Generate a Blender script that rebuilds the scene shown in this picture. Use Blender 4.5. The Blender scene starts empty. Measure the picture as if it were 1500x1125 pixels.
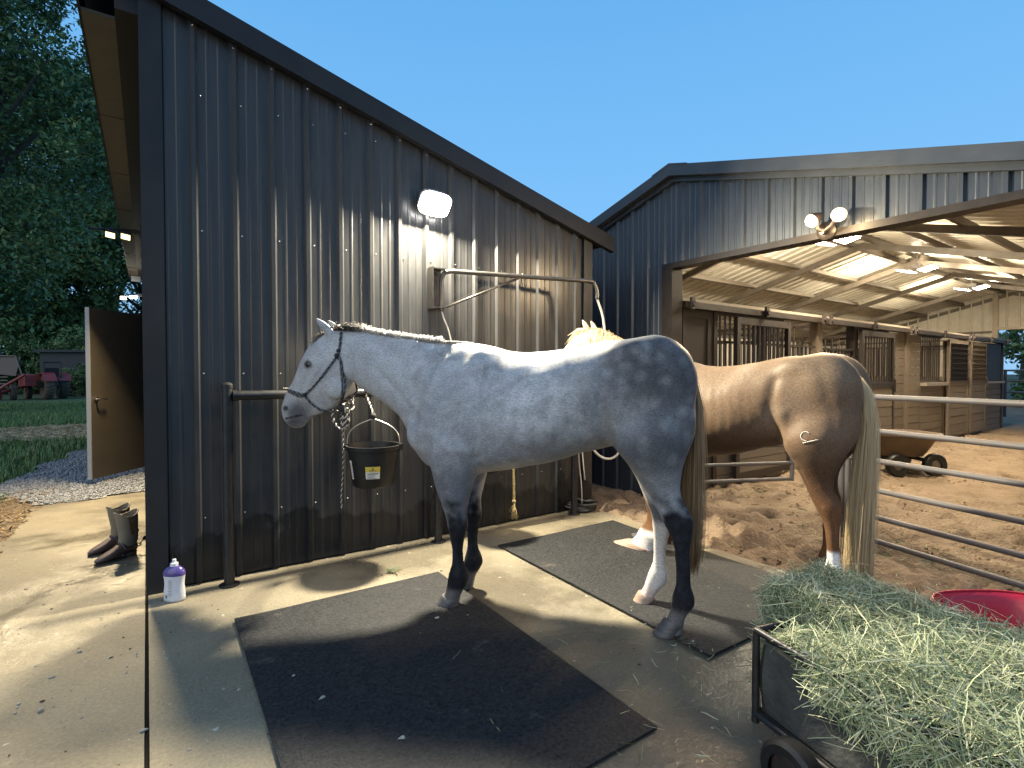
import bpy, bmesh, math, random
import numpy as np
from mathutils import Vector, Matrix, noise

R = math.radians
scene = bpy.context.scene
col = scene.collection

# ------------------------------------------------------------------ camera
F = 767.0                       # focal length in photo pixels (photo 1500 x 1125)
CAM = Vector((0, 0, 1.35))
YAW = -math.atan2(.572, .820)
PITCH = math.atan(16.5 / F)
cd = bpy.data.cameras.new('camera')
cd.sensor_width = 36
cd.lens = 36 * F / 1500
cd.clip_end = 2000
cd.clip_start = .05
cam = bpy.data.objects.new('camera', cd)
cam.location = CAM
cam.rotation_euler = (R(90) - PITCH, 0, YAW)
col.objects.link(cam)
scene.camera = cam
CM = cam.rotation_euler.to_matrix()


def ray(px, py):
    return CM @ Vector((px - 750, 562.5 - py, -F))


def onz(px, py, z=0.0):
    d = ray(px, py)
    return CAM + d * ((z - CAM.z) / d.z)


def onX(px, py, x):
    d = ray(px, py)
    return CAM + d * (x / d.x)


def onY(px, py, y):
    d = ray(px, py)
    return CAM + d * (y / d.y)


def onP(px, py, p, n):
    d = ray(px, py)
    return CAM + d * ((p - CAM).dot(n) / d.dot(n))


# ------------------------------------------------------------------ sky, dusk glow
w = bpy.data.worlds.new('World')
scene.world = w
w.use_nodes = True
nt = w.node_tree
bg = nt.nodes['Background']
sky = nt.nodes.new('ShaderNodeTexSky')
sky.sky_type = 'NISHITA'
sky.sun_disc = False
sky.sun_elevation = R(4)
sky.sun_rotation = R(200)
sky.ozone_density = 5.0
# clear dusk blue, the same all the way round: paler low down, deeper overhead
stc = nt.nodes.new('ShaderNodeTexCoord')
ssp = nt.nodes.new('ShaderNodeSeparateXYZ')
nt.links.new(stc.outputs['Generated'], ssp.inputs[0])
srp = nt.nodes.new('ShaderNodeValToRGB')
for pos, c in ((.25, (.215, .52, .91)), (.6, (.13, .415, .81))):
    srp.color_ramp.elements.new(pos).color = (*c, 1)
srp.color_ramp.elements[0].color = (.32, .60, .92, 1)
srp.color_ramp.elements[len(srp.color_ramp.elements) - 1].color = (.095, .32, .69, 1)
nt.links.new(ssp.outputs['Z'], srp.inputs[0])
sad = nt.nodes.new('ShaderNodeMixRGB')
sad.blend_type = 'ADD'
sad.inputs[0].default_value = .012
nt.links.new(srp.outputs[0], sad.inputs[1])
nt.links.new(sky.outputs[0], sad.inputs[2])
nt.links.new(sad.outputs[0], bg.inputs[0])
bg.inputs[1].default_value = 1.0
sl = bpy.data.lights.new('sun', 'SUN')
sl.energy = 1.25
sl.angle = R(60)
sl.color = (1, .86, .67)
sun = bpy.data.objects.new('sun', sl)
sun.rotation_euler = (R(62), 0, R(-64))
col.objects.link(sun)
vs = scene.view_settings
vs.view_transform = 'Standard'
vs.look = 'None'
vs.gamma = 1
vs.exposure = .08
scene.cycles.use_denoising = True
scene.cycles.max_bounces = 6
scene.cycles.sample_clamp_indirect = 6

# ------------------------------------------------------------------ helpers
rnd = random.Random(7)


def N3(p, s=1.0):
    return noise.noise(Vector(p) * s)


class MB:
    """collects shapes in world coordinates; build() links them as one mesh object"""

    def __init__(self):
        self.v = []
        self.f = []
        self.m = []
        self.mi = 0

    def add(self, verts, faces):
        b = len(self.v)
        self.v.extend([tuple(p) for p in verts])
        for f in faces:
            self.f.append(tuple(i + b for i in f))
            self.m.append(self.mi)
        return self

    def box(self, c, s, rot=None, taper=1.0):
        hx, hy, hz = s[0] / 2, s[1] / 2, s[2] / 2
        p = []
        for z, t in ((-hz, 1.0), (hz, taper)):
            for x, y in ((-hx, -hy), (hx, -hy), (hx, hy), (-hx, hy)):
                q = Vector((x * t, y * t, z))
                if rot is not None:
                    q = rot @ q
                p.append(q + Vector(c))
        return self.add(p, [(3, 2, 1, 0), (4, 5, 6, 7), (0, 1, 5, 4), (1, 2, 6, 5), (2, 3, 7, 6), (3, 0, 4, 7)])

    def box2(self, a, b):
        a, b = Vector(a), Vector(b)
        s = b - a
        return self.box((a + b) / 2, (abs(s.x), abs(s.y), abs(s.z)))

    def rings(self, rings, cap=True, closed=False):
        n = len(rings[0])
        v = [p for r in rings for p in r]
        f = []
        m = len(rings)
        for i in range(m if closed else m - 1):
            a, b = i * n, ((i + 1) % m) * n
            for k in range(n):
                k2 = (k + 1) % n
                f.append((a + k, a + k2, b + k2, b + k))
        if cap and not closed:
            f.append(tuple(range(n - 1, -1, -1)))
            f.append(tuple(range((m - 1) * n, m * n)))
        return self.add(v, f)

    def tube(self, pts, r, n=8, closed=False, flat=1.0):
        pts = [Vector(p) for p in pts]
        rr = r if hasattr(r, '__len__') else [r] * len(pts)
        rings = []
        up = None
        m = len(pts)
        for i, p in enumerate(pts):
            if closed:
                t = pts[(i + 1) % m] - pts[i - 1]
            else:
                t = pts[min(i + 1, m - 1)] - pts[max(i - 1, 0)]
            if t.length < 1e-9:
                t = Vector((0, 0, 1))
            t.normalize()
            if up is None:
                up = Vector((0, 0, 1)) if abs(t.z) < .9 else Vector((1, 0, 0))
            a = up - t * up.dot(t)
            if a.length < 1e-6:
                a = t.orthogonal()
            a.normalize()
            up = a
            b = t.cross(a)
            rings.append([p + (a * math.cos(2 * math.pi * k / n) * flat + b * math.sin(2 * math.pi * k / n)) * rr[i] for k in range(n)])
        return self.rings(rings, cap=not closed, closed=closed)

    def cyl(self, a, b, r, n=12, r2=None):
        return self.tube([a, b], [r, r if r2 is None else r2], n)

    def lathe(self, c, prof, n=20, axis=None, cap=True):
        q = Vector((0, 0, 1)).rotation_difference(Vector(axis)) if axis is not None else None
        rings = []
        for r, z in prof:
            ring = []
            for k in range(n):
                a = 2 * math.pi * k / n
                p = Vector((r * math.cos(a), r * math.sin(a), z))
                if q:
                    p = q @ p
                ring.append(Vector(c) + p)
            rings.append(ring)
        return self.rings(rings, cap)

    def ell(self, c, s, rot=None, n=16, m=10):
        rings = []
        for i in range(m + 1):
            th = math.pi * (i / m)
            th = min(max(th, .02), math.pi - .02)
            ring = []
            for k in range(n):
                a = 2 * math.pi * k / n
                p = Vector((s[0] * math.sin(th) * math.cos(a), s[1] * math.sin(th) * math.sin(a), -s[2] * math.cos(th)))
                if rot is not None:
                    p = rot @ p
                ring.append(Vector(c) + p)
            rings.append(ring)
        return self.rings(rings)

    def mesh(self, name, mats, off=Vector((0, 0, 0)), smooth=False):
        me = bpy.data.meshes.new(name)
        me.from_pydata([(p[0] - off.x, p[1] - off.y, p[2] - off.z) for p in self.v], [], self.f)
        for m in (mats if isinstance(mats, (list, tuple)) else [mats]):
            me.materials.append(m)
        if any(self.m):
            me.polygons.foreach_set('material_index', self.m)
        if smooth:
            if smooth is True:
                me.polygons.foreach_set('use_smooth', [True] * len(me.polygons))
            else:
                me.shade_smooth() if hasattr(me, 'shade_smooth') else None
                me.polygons.foreach_set('use_smooth', [True] * len(me.polygons))
                me.set_sharp_from_angle(angle=R(smooth))
        me.update()
        return me

    def build(self, name, mats, parent=None, smooth=False, at=None):
        """at: world origin of a top-level mesh; parts take their thing's origin"""
        if parent is not None:
            root = parent
            while root.parent is not None:
                root = root.parent
            off = root.location.copy()
        else:
            off = Vector(at) if at is not None else Vector((0, 0, 0))
        me = self.mesh(name, mats, off, smooth)
        o = bpy.data.objects.new(name, me)
        col.objects.link(o)
        if parent is not None:
            o.parent = parent
        else:
            o.location = off
        return o


def tag(o, label=None, cat=None, group=None, kind=None):
    if label:
        o['label'] = label
    if cat:
        o['category'] = cat
    if group:
        o['group'] = group
    if kind:
        o['kind'] = kind
    return o


def thing(name, label, cat, loc, group=None):
    o = bpy.data.objects.new(name, None)
    o.empty_display_size = .1
    o.location = Vector(loc)
    col.objects.link(o)
    return tag(o, label, cat, group)


def piece(name, me, parent, loc, scale=(1, 1, 1), rot=None):
    """a part that shares its mesh with alike parts; loc in world space"""
    o = bpy.data.objects.new(name, me)
    col.objects.link(o)
    o.parent = parent
    root = parent
    while root.parent is not None:
        root = root.parent
    o.location = Vector(loc) - root.location
    o.scale = scale
    if rot is not None:
        o.rotation_euler = rot
    return o


def fast_mesh(name, verts, faces, mats, smooth=False, at=Vector((0, 0, 0)), midx=None):
    """numpy verts (n,3) and equal-sized faces (m,k)"""
    me = bpy.data.meshes.new(name)
    n, (m, k) = len(verts), faces.shape
    me.vertices.add(n)
    me.vertices.foreach_set('co', (verts - np.array(at)).astype(np.float32).ravel())
    me.loops.add(m * k)
    me.loops.foreach_set('vertex_index', faces.astype(np.int32).ravel())
    me.polygons.add(m)
    me.polygons.foreach_set('loop_start', np.arange(0, m * k, k, dtype=np.int32))
    me.polygons.foreach_set('loop_total', np.full(m, k, dtype=np.int32))
    if smooth:
        me.polygons.foreach_set('use_smooth', np.ones(m, dtype=bool))
    for mt in (mats if isinstance(mats, (list, tuple)) else [mats]):
        me.materials.append(mt)
    if midx is not None:
        me.polygons.foreach_set('material_index', midx.astype(np.int32))
    me.update(calc_edges=True)
    me.validate()
    return me


def link(name, me, parent=None, at=Vector((0, 0, 0))):
    o = bpy.data.objects.new(name, me)
    col.objects.link(o)
    if parent is not None:
        o.parent = parent
    else:
        o.location = at
    return o


def blades(rng, base, length, width, lean, n, droop=.3):
    """n thin bent blades (2 quads each) as verts, faces; base (n,3)"""
    az = rng.uniform(0, 2 * np.pi, n)
    side = np.stack([np.cos(az), np.sin(az), np.zeros(n)], 1)
    fw = np.stack([-np.sin(az), np.cos(az), np.zeros(n)], 1)
    L = length[:, None]
    ln = lean[:, None]
    mid = base + fw * L * ln * .35 + np.array([0, 0, 1]) * L * .55
    tip = base + fw * L * ln + np.array([0, 0, 1]) * L * (1 - droop * np.abs(ln))
    W = width[:, None] / 2
    v = np.stack([base - side * W, base + side * W, mid + side * W * .8, mid - side * W * .8, tip + side * W * .15, tip - side * W * .15], 1).reshape(-1, 3)
    i = np.arange(n)[:, None] * 6
    f = np.concatenate([i + np.array([[0, 1, 2, 3]]), i + np.array([[3, 2, 4, 5]])], 0)
    return v, f


# ------------------------------------------------------------------ materials
def M(name, c, rough=.5, metal=0.0, var=None, bump=None, spec=.5, wave=None, stretch=None, wear=None, vscale=6.0):
    """principled material; var = (scale, second colour, contrast) noise blend, bump = (scale, strength)"""
    m = bpy.data.materials.new(name)
    m.use_nodes = True
    n = m.node_tree
    b = n.nodes['Principled BSDF']
    b.inputs['Base Color'].default_value = (*c, 1)
    b.inputs['Roughness'].default_value = rough
    b.inputs['Metallic'].default_value = metal
    b.inputs['Specular IOR Level'].default_value = spec
    tc = n.nodes.new('ShaderNodeTexCoord')
    src = tc.outputs['Object']
    if stretch:
        mp = n.nodes.new('ShaderNodeMapping')
        mp.inputs['Scale'].default_value = stretch
        n.links.new(src, mp.inputs[0])
        src = mp.outputs[0]
    out = None
    if var:
        t = n.nodes.new('ShaderNodeTexNoise')
        t.inputs['Scale'].default_value = var[0]
        t.inputs['Detail'].default_value = 8
        t.inputs['Roughness'].default_value = .65
        n.links.new(src, t.inputs['Vector'])
        r = n.nodes.new('ShaderNodeValToRGB')
        k = var[2] if len(var) > 2 else .5
        r.color_ramp.elements[0].position = .5 - .35 * (1 - k)
        r.color_ramp.elements[1].position = .5 + .35 * (1 - k)
        r.color_ramp.elements[0].color = (*c, 1)
        r.color_ramp.elements[1].color = (*var[1], 1)
        n.links.new(t.outputs[0], r.inputs[0])
        out = r.outputs[0]
        if wear:
            t2 = n.nodes.new('ShaderNodeTexNoise')
            t2.inputs['Scale'].default_value = wear[0]
            t2.inputs['Detail'].default_value = 10
            t2.inputs['Roughness'].default_value = .7
            n.links.new(src, t2.inputs['Vector'])
            r2 = n.nodes.new('ShaderNodeValToRGB')
            r2.color_ramp.elements[0].position = wear[2]
            r2.color_ramp.elements[1].position = min(1, wear[2] + .08)
            r2.color_ramp.elements[0].color = (0, 0, 0, 1)
            r2.color_ramp.elements[1].color = (1, 1, 1, 1)
            n.links.new(t2.outputs[0], r2.inputs[0])
            mx = n.nodes.new('ShaderNodeMixRGB')
            n.links.new(r2.outputs[0], mx.inputs[0])
            n.links.new(out, mx.inputs[1])
            mx.inputs[2].default_value = (*wear[1], 1)
            out = mx.outputs[0]
        n.links.new(out, b.inputs['Base Color'])
        rr = n.nodes.new('ShaderNodeMapRange')
        rr.inputs['To Min'].default_value = max(0, rough - .12)
        rr.inputs['To Max'].default_value = min(1, rough + .12)
        n.links.new(t.outputs[0], rr.inputs[0])
        n.links.new(rr.outputs[0], b.inputs['Roughness'])
    if bump:
        t = n.nodes.new('ShaderNodeTexNoise')
        t.inputs['Scale'].default_value = bump[0]
        t.inputs['Detail'].default_value = 8
        n.links.new(src, t.inputs['Vector'])
        bp = n.nodes.new('ShaderNodeBump')
        bp.inputs['Strength'].default_value = bump[1]
        bp.inputs['Distance'].default_value = bump[2] if len(bump) > 2 else .01
        n.links.new(t.outputs[0], bp.inputs['Height'])
        n.links.new(bp.outputs[0], b.inputs['Normal'])
    return m


def ME(name, c, s):
    m = bpy.data.materials.new(name)
    m.use_nodes = True
    b = m.node_tree.nodes['Principled BSDF']
    b.inputs['Base Color'].default_value = (.8, .8, .8, 1)
    b.inputs['Emission Color'].default_value = (*c, 1)
    b.inputs['Emission Strength'].default_value = s
    return m


def steel_sheet(name, c, stain=None, rough=.38):
    """painted ribbed steel with dust and, low down, an irregular damp splash line"""
    m = M(name, c, rough, .0, var=(3.0, tuple(x * 1.45 + .004 for x in c), .3), stretch=(6, 6, .8), spec=.4)
    n = m.node_tree
    b = n.nodes['Principled BSDF']
    gp = n.nodes.new('ShaderNodeNewGeometry')
    oc_ = n.nodes.new('ShaderNodeTexNoise')
    oc_.inputs['Scale'].default_value = 2.2
    oc_.inputs['Detail'].default_value = 3
    n.links.new(gp.outputs['Position'], oc_.inputs['Vector'])
    ob = n.nodes.new('ShaderNodeBump')
    ob.inputs['Strength'].default_value = .35
    ob.inputs['Distance'].default_value = .02
    n.links.new(oc_.outputs[0], ob.inputs['Height'])
    n.links.new(ob.outputs[0], b.inputs['Normal'])
    if stain:
        geo = n.nodes.new('ShaderNodeNewGeometry')
        sp = n.nodes.new('ShaderNodeSeparateXYZ')
        n.links.new(geo.outputs['Position'], sp.inputs[0])
        t = n.nodes.new('ShaderNodeTexNoise')
        t.inputs['Scale'].default_value = 4.5
        t.inputs['Detail'].default_value = 6
        n.links.new(geo.outputs['Position'], t.inputs['Vector'])
        a = n.nodes.new('ShaderNodeMath')
        a.operation = 'MULTIPLY_ADD'
        n.links.new(t.outputs[0], a.inputs[0])
        a.inputs[1].default_value = -.55
        n.links.new(sp.outputs['Z'], a.inputs[2])
        mr = n.nodes.new('ShaderNodeMapRange')
        mr.inputs['From Min'].default_value = .02
        mr.inputs['From Max'].default_value = .05
        n.links.new(a.outputs[0], mr.inputs[0])
        mx = n.nodes.new('ShaderNodeMixRGB')
        n.links.new(mr.outputs[0], mx.inputs[0])
        old = b.inputs['Base Color'].links[0].from_socket
        mx.inputs[1].default_value = (*stain, 1)
        n.links.new(old, mx.inputs[2])
        n.links.new(mx.outputs[0], b.inputs['Base Color'])
    return m


MT = {}
MT['shed_steel'] = steel_sheet('charcoal_ribbed_steel', (.024, .024, .0245), stain=(.010, .010, .011), rough=.34)
MT['barn_steel'] = steel_sheet('slate_ribbed_steel', (.030, .037, .048))
MT['trim'] = M('dark_trim', (.012, .012, .013), .5, var=(5, (.018, .018, .02)), spec=.3)
MT['barn_trim'] = M('barn_trim', (.032, .038, .047), .45, var=(5, (.045, .052, .062)))
MT['brown_trim'] = M('brown_trim', (.016, .012, .010), .5, var=(9, (.028, .02, .016)), spec=.3)
MT['soffit'] = M('tan_soffit', (.15, .12, .09), .65, var=(7, (.19, .155, .115)))
MT['cream'] = M('cream_sheet', (.62, .58, .50), .42, var=(1.5, (.45, .41, .34), .2), stretch=(1, 3, 3))
MT['frame_steel'] = M('roof_frame_steel', (.15, .125, .10), .5, var=(8, (.10, .085, .068)))
MT['black_paint'] = M('black_pipe_paint', (.010, .010, .011), .42, var=(22, (.022, .02, .019), .6), bump=(60, .25, .004), wear=(30, (.05, .04, .035), .68), spec=.4)
MT['black_plastic'] = M('black_poly', (.007, .007, .008), .45, var=(9, (.016, .016, .016)), bump=(90, .1, .002), spec=.35)
MT['galv'] = M('galvanised_pipe', (.36, .36, .37), .36, .75, var=(20, (.22, .21, .2)), bump=(70, .12, .003))
MT['rust_galv'] = M('worn_grey_pipe', (.075, .08, .09), .55, .0, var=(18, (.11, .09, .08)), bump=(70, .2, .003))
MT['chrome'] = M('bright_metal', (.7, .68, .64), .25, 1.0)
MT['concrete'] = M('concrete', (.30, .27, .22), .62)
MT['wood'] = M('weathered_planks', (.075, .06, .046), .75, var=(5, (.21, .17, .13), .3), stretch=(1.2, 6, 14), bump=(18, .5, .01))
MT['dark_wood'] = M('dark_stained_board', (.013, .0095, .0075), .55, var=(6, (.03, .02, .015), .3), stretch=(2, 5, 9), bump=(20, .3, .008))
MT['bar'] = M('dark_bar_steel', (.022, .018, .016), .45, .2, var=(20, (.05, .035, .03)))
MT['post_wood'] = M('post_wood', (.12, .09, .065), .72, var=(5, (.19, .15, .11), .3), stretch=(8, 8, 1), bump=(22, .35, .008))
MT['track'] = M('pale_track_steel', (.33, .28, .22), .42, .2, var=(10, (.3, .25, .19)))
MT['lens_white'] = ME('floodlight_glass', (1, .97, .93), 45)
MT['lens_warm'] = ME('warm_floodlight_glass', (1, .72, .32), 3)
MT['lens_led'] = ME('led_panel_glass', (1, .90, .72), 40)
MT['white_plastic'] = M('white_plastic', (.6, .6, .62), .4)
MT['grey_plastic'] = M('grey_plastic', (.2, .19, .18), .45)


def concrete_nodes():
    m = MT['concrete']
    n = m.node_tree
    b = n.nodes['Principled BSDF']
    geo = n.nodes.new('ShaderNodeNewGeometry')

    def nz(scale, det=8, rg=.6, off=(0, 0, 0), st=(1, 1, 1)):
        mp = n.nodes.new('ShaderNodeMapping')
        mp.inputs['Location'].default_value = off
        mp.inputs['Scale'].default_value = st
        n.links.new(geo.outputs['Position'], mp.inputs[0])
        t = n.nodes.new('ShaderNodeTexNoise')
        t.inputs['Scale'].default_value = scale
        t.inputs['Detail'].default_value = det
        t.inputs['Roughness'].default_value = rg
        n.links.new(mp.outputs[0], t.inputs['Vector'])
        return t.outputs[0]

    def ramp(s, p0, p1, c0, c1):
        r = n.nodes.new('ShaderNodeValToRGB')
        r.color_ramp.elements[0].position = p0
        r.color_ramp.elements[1].position = p1
        r.color_ramp.elements[0].color = (*c0, 1)
        r.color_ramp.elements[1].color = (*c1, 1)
        n.links.new(s, r.inputs[0])
        return r.outputs[0]

    def mix(f, a, c2, mode='MIX'):
        x = n.nodes.new('ShaderNodeMixRGB')
        x.blend_type = mode
        if isinstance(f, float):
            x.inputs[0].default_value = f
        else:
            n.links.new(f, x.inputs[0])
        n.links.new(a, x.inputs[1])
        if isinstance(c2, tuple):
            x.inputs[2].default_value = (*c2, 1)
        else:
            n.links.new(c2, x.inputs[2])
        return x.outputs[0]

    base = ramp(nz(1.3), .3, .72, (.135, .114, .077), (.245, .208, .140))
    fine = ramp(nz(70, 4, .7), .3, .7, (.62, .62, .62), (1.25, 1.25, 1.25))
    c = mix(.75, base, fine, 'MULTIPLY')
    # damp stains with their own outlines
    damp = ramp(nz(.75, 10, .6, (3.1, 1.7, 0)), .47, .58, (0, 0, 0), (1, 1, 1))
    c = mix(damp, c, mix(.5, c, (.08, .072, .06)))
    # a wide wet patch with a ragged edge where the pad is hosed down
    dist = n.nodes.new('ShaderNodeVectorMath')
    dist.operation = 'DISTANCE'
    n.links.new(geo.outputs['Position'], dist.inputs[0])
    dist.inputs[1].default_value = (1.9, .75, 0)
    wm = n.nodes.new('ShaderNodeMath')
    wm.operation = 'MULTIPLY_ADD'
    n.links.new(nz(1.7, 9, .62, (9, 2, 0)), wm.inputs[0])
    wm.inputs[1].default_value = -1.7
    n.links.new(dist.outputs['Value'], wm.inputs[2])
    wet = n.nodes.new('ShaderNodeMapRange')
    wet.inputs['From Min'].default_value = .62
    wet.inputs['From Max'].default_value = .38
    n.links.new(wm.outputs[0], wet.inputs[0])
    wet = wet.outputs[0]
    c = mix(wet, c, mix(.42, c, (.06, .06, .052)))
    dx = n.nodes.new('ShaderNodeMath')
    dx.operation = 'MAXIMUM'
    n.links.new(damp, dx.inputs[0])
    n.links.new(wet, dx.inputs[1])
    damp = dx.outputs[0]
    # pale flecks and dark crumbs
    fleck = ramp(nz(26, 3, .5), .70, .735, (0, 0, 0), (1, 1, 1))
    c = mix(fleck, c, (.34, .31, .25))
    crumb = ramp(nz(19, 6, .7, (7, 3, 0)), .705, .74, (0, 0, 0), (1, 1, 1))
    c = mix(crumb, c, (.06, .05, .04))
    n.links.new(c, b.inputs['Base Color'])
    n.links.new(ramp(damp, 0, 1, (.72, .72, .72), (.27, .27, .27)), b.inputs['Roughness'])
    bp = n.nodes.new('ShaderNodeBump')
    bp.inputs['Strength'].default_value = .45
    bp.inputs['Distance'].default_value = .006
    n.links.new(nz(45, 10, .7), bp.inputs['Height'])
    bp2 = n.nodes.new('ShaderNodeBump')
    bp2.inputs['Strength'].default_value = .5
    bp2.inputs['Distance'].default_value = .03
    n.links.new(nz(3.2, 5, .55), bp2.inputs['Height'])
    n.links.new(bp2.outputs[0], bp.inputs['Normal'])
    n.links.new(bp.outputs[0], b.inputs['Normal'])


concrete_nodes()

# ================================================================== SETTING
def sheet(name, x0, x1, y0, y1, step, zf, mat, kind='structure', inside=None):
    nx, ny = max(2, int((x1 - x0) / step) + 1), max(2, int((y1 - y0) / step) + 1)
    xs, ys = np.linspace(x0, x1, nx), np.linspace(y0, y1, ny)
    v = np.array([(x, y, zf(x, y)) for y in ys for x in xs])
    f = []
    for j in range(ny - 1):
        for i in range(nx - 1):
            if inside is None or inside((xs[i] + xs[i + 1]) / 2, (ys[j] + ys[j + 1]) / 2):
                a = j * nx + i
                f.append((a, a + 1, a + nx + 1, a + nx))
    me = fast_mesh(name, v, np.array(f), mat, smooth=True)
    o = link(name, me)
    return tag(o, kind=kind)


MT['earth'] = M('field_earth', (.035, .045, .018), .95, var=(.5, (.06, .055, .028), .3), bump=(12, .6, .03))
MT['grassland'] = M('grass_ground', (.045, .08, .025), .95, var=(1.2, (.08, .10, .04), .3), bump=(30, .8, .03))
MT['gravel'] = M('gravel_bed', (.16, .165, .17), .9, var=(60, (.34, .34, .35), .3), bump=(70, 1.0, .02))
MT['stone'] = M('gravel_stone', (.30, .31, .32), .85, var=(9, (.2, .2, .21)))
MT['straw_ground'] = M('straw_ground', (.30, .21, .11), .95, var=(6, (.16, .12, .06), .3), bump=(40, .8, .02))
MT['dirt'] = M('arena_dirt', (.26, .188, .122), .95, var=(1.1, (.14, .096, .060), .3), bump=(38, .9, .03), wear=(11, (.36, .26, .16), .62))

MB().box((0, 0, -.56), (1200, 1200, 1.0)).build('ground', MT['earth'])['kind'] = 'structure'


def zfield(x, y):
    return -.035 + .03 * N3((x, y, 3), .35) + .012 * N3((x, y, 1), 2)


sheet('grass_field', -30, -.4, 5.0, 62, .8, zfield, MT['grassland'])


def blob(cx, cy, rx, ry, seed, wob=.25):
    return lambda x, y: ((x - cx) / rx) ** 2 + ((y - cy) / ry) ** 2 < 1 + 2 * wob * N3((x, y, seed), .9)


gravel_in = blob(-.2, 9.8, 1.25, 2.9, 5, .35)
sheet('gravel_path', -2.2, .6, 6.4, 13, .12, lambda x, y: zfield(x, y) + .03, MT['gravel'], inside=gravel_in)
straw_in = blob(-1.2, 15.6, 3.6, 2.1, 9, .4)
sheet('straw_strip', -6, 1.2, 12.8, 18.4, .2, lambda x, y: zfield(x, y) + .022, MT['straw_ground'], inside=straw_in)
MT['joint'] = M('joint_dirt', (.016, .014, .012), .95, spec=.0)
MT['leaf_soil'] = M('bare_soil', (.10, .072, .043), .95, var=(9, (.18, .135, .08), .2), bump=(35, .9, .03))
sheet('bare_soil', -1.9, -.75, 4.4, 8.2, .08, lambda x, y: zfield(x, y) + .02 + .02 * N3((x, y, 8), 5), MT['leaf_soil'],
      inside=lambda x, y: x < -.85 + .1 * N3((x, y, 2), 1.5) and x > -1.5 + .3 * N3((x, y, 4), 1.2))


def zdirt(x, y):
    k = min(1, max(0, (x - 3.5) / .5))
    return -.035 + .028 * N3((x, y, 0), 1.1) + (.035 * N3((x, y, 5), 3.2) + .022 * abs(N3((x, y, 9), 7.5)) + .012 * N3((x, y, 2), 15)) * k


ad = sheet('arena_dirt', 3.52, 19, -3.2, 8.0, .045, zdirt, MT['dirt'])
# hoof prints and scrapes pressed into the footing
_n = len(ad.data.vertices)
_co = np.empty(_n * 3, dtype=np.float32)
ad.data.vertices.foreach_get('co', _co)
_co = _co.reshape(-1, 3)
_r = np.random.default_rng(31)
for _ in range(900):
    x, y = 3.75 + 11 * _r.random() ** 1.6, _r.uniform(-1.5, 4.6)
    m = (np.abs(_co[:, 0] - x) < .3) & (np.abs(_co[:, 1] - y) < .3)
    d = np.hypot(_co[m, 0] - x, _co[m, 1] - y)
    rr = _r.uniform(.06, .11)
    _co[m, 2] += -.035 * np.exp(-(d / rr) ** 4) + .018 * np.exp(-((d - rr * 1.5) / .045) ** 2)
ad.data.vertices.foreach_set('co', _co.ravel())
ad.data.update()
sheet('dirt_yard', 3.3, 30, -14, -3.2, .5, lambda x, y: -.03, MT['dirt'])
sheet('paddock_ground', 19, 34, -3.2, 8, .5, lambda x, y: -.03, MT['dirt'])

# concrete: the wash pad and the walkway beside it, a groove between
def zpad(x, y):
    return .006 * N3((x, y, 4), .8)


def slab(name, outline_fn, x0, x1, y0, y1, zf, step):
    o = sheet(name, x0, x1, y0, y1, step, zf, MT['concrete'], inside=outline_fn)
    me = o.data
    bm = bmesh.new()
    bm.from_mesh(me)
    ed = [e for e in bm.edges if e.is_boundary]
    r = bmesh.ops.extrude_edge_only(bm, edges=ed)
    for v in r['geom']:
        if isinstance(v, bmesh.types.BMVert):
            v.co.z = -.12
    bm.to_mesh(me)
    bm.free()
    me.set_sharp_from_angle(angle=R(40))
    return o


pad_edge = lambda y: 3.60 - .02 * (3.9 - y)
slab('wash_pad', lambda x, y: x < pad_edge(y) + .03 * N3((x, y, 1), 2.5), -.008, 3.62, -4, 3.885, zpad, .06)


def zwalk(x, y):
    k = max(0, min(1, (-x - .05) / .4))
    return zpad(x, y) + k * (.018 * N3((x * .7 + y * .25, y * 1.6, 7), 1.7) + .012 * N3((x, y, 3), 4.5) - .004)


slab('concrete_walkway', lambda x, y: y < 7.05 + (x + .95) * .95 + .05 * N3((x, y, 3), 2) and x > -.97 + .05 * N3((x, y, 8), 1.3), -1.0, -.024, -4, 8.0, zwalk, .06)
slab('concrete_apron', lambda x, y: x < -.98, -6, -.98, -6, 4.3, zwalk, .12)

MB().box2((-.0235, -4, -.12), (-.0085, 3.86, -.0035)).build('joint_filler', MT['joint'])['kind'] = 'structure'
# ------------------------------------------------------------------ ribbed steel panels
PITCHR = .2286


def rib_profile(u0, u1, phase=0.0):
    """(u, h) outline of agricultural panel: tall ribs every 9 inches, two low ribs between"""
    pts = []
    k = math.floor((u0 - phase) / PITCHR) - 1
    while True:
        c = phase + k * PITCHR
        if c - .03 > u1:
            break
        for du, h in ((-.027, 0), (-.012, .023), (.012, .023), (.027, 0)):
            pts.append((c + du, h))
        for m in (.082, .147):
            for du, h in ((-.012, 0), (-.005, .0026), (.005, .0026), (.012, 0)):
                pts.append((c + m + du, h))
        k += 1
    pts = [p for p in pts if u0 < p[0] < u1]

    return [(u0, 0)] + pts + [(u1, 0)]


def ribbed(mb, o, udir, hdir, u0, u1, zlo, zhi, phase=0.0, vdir=Vector((0, 0, 1))):
    """panel standing from zlo(u) to zhi(u); udir along, hdir towards the viewer"""
    pr = rib_profile(u0, u1, phase)
    v = []
    for u, h in pr:
        b = o + udir * u + hdir * h
        v.append(b + vdir * (zlo(u) if callable(zlo) else zlo))
        v.append(b + vdir * (zhi(u) if callable(zhi) else zhi))
    f = []
    for i in range(len(pr) - 1):
        f.append((2 * i, 2 * i + 2, 2 * i + 3, 2 * i + 1))
    mb.add(v, f)


XU, YU, ZU = Vector((1, 0, 0)), Vector((0, 1, 0)), Vector((0, 0, 1))

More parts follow.
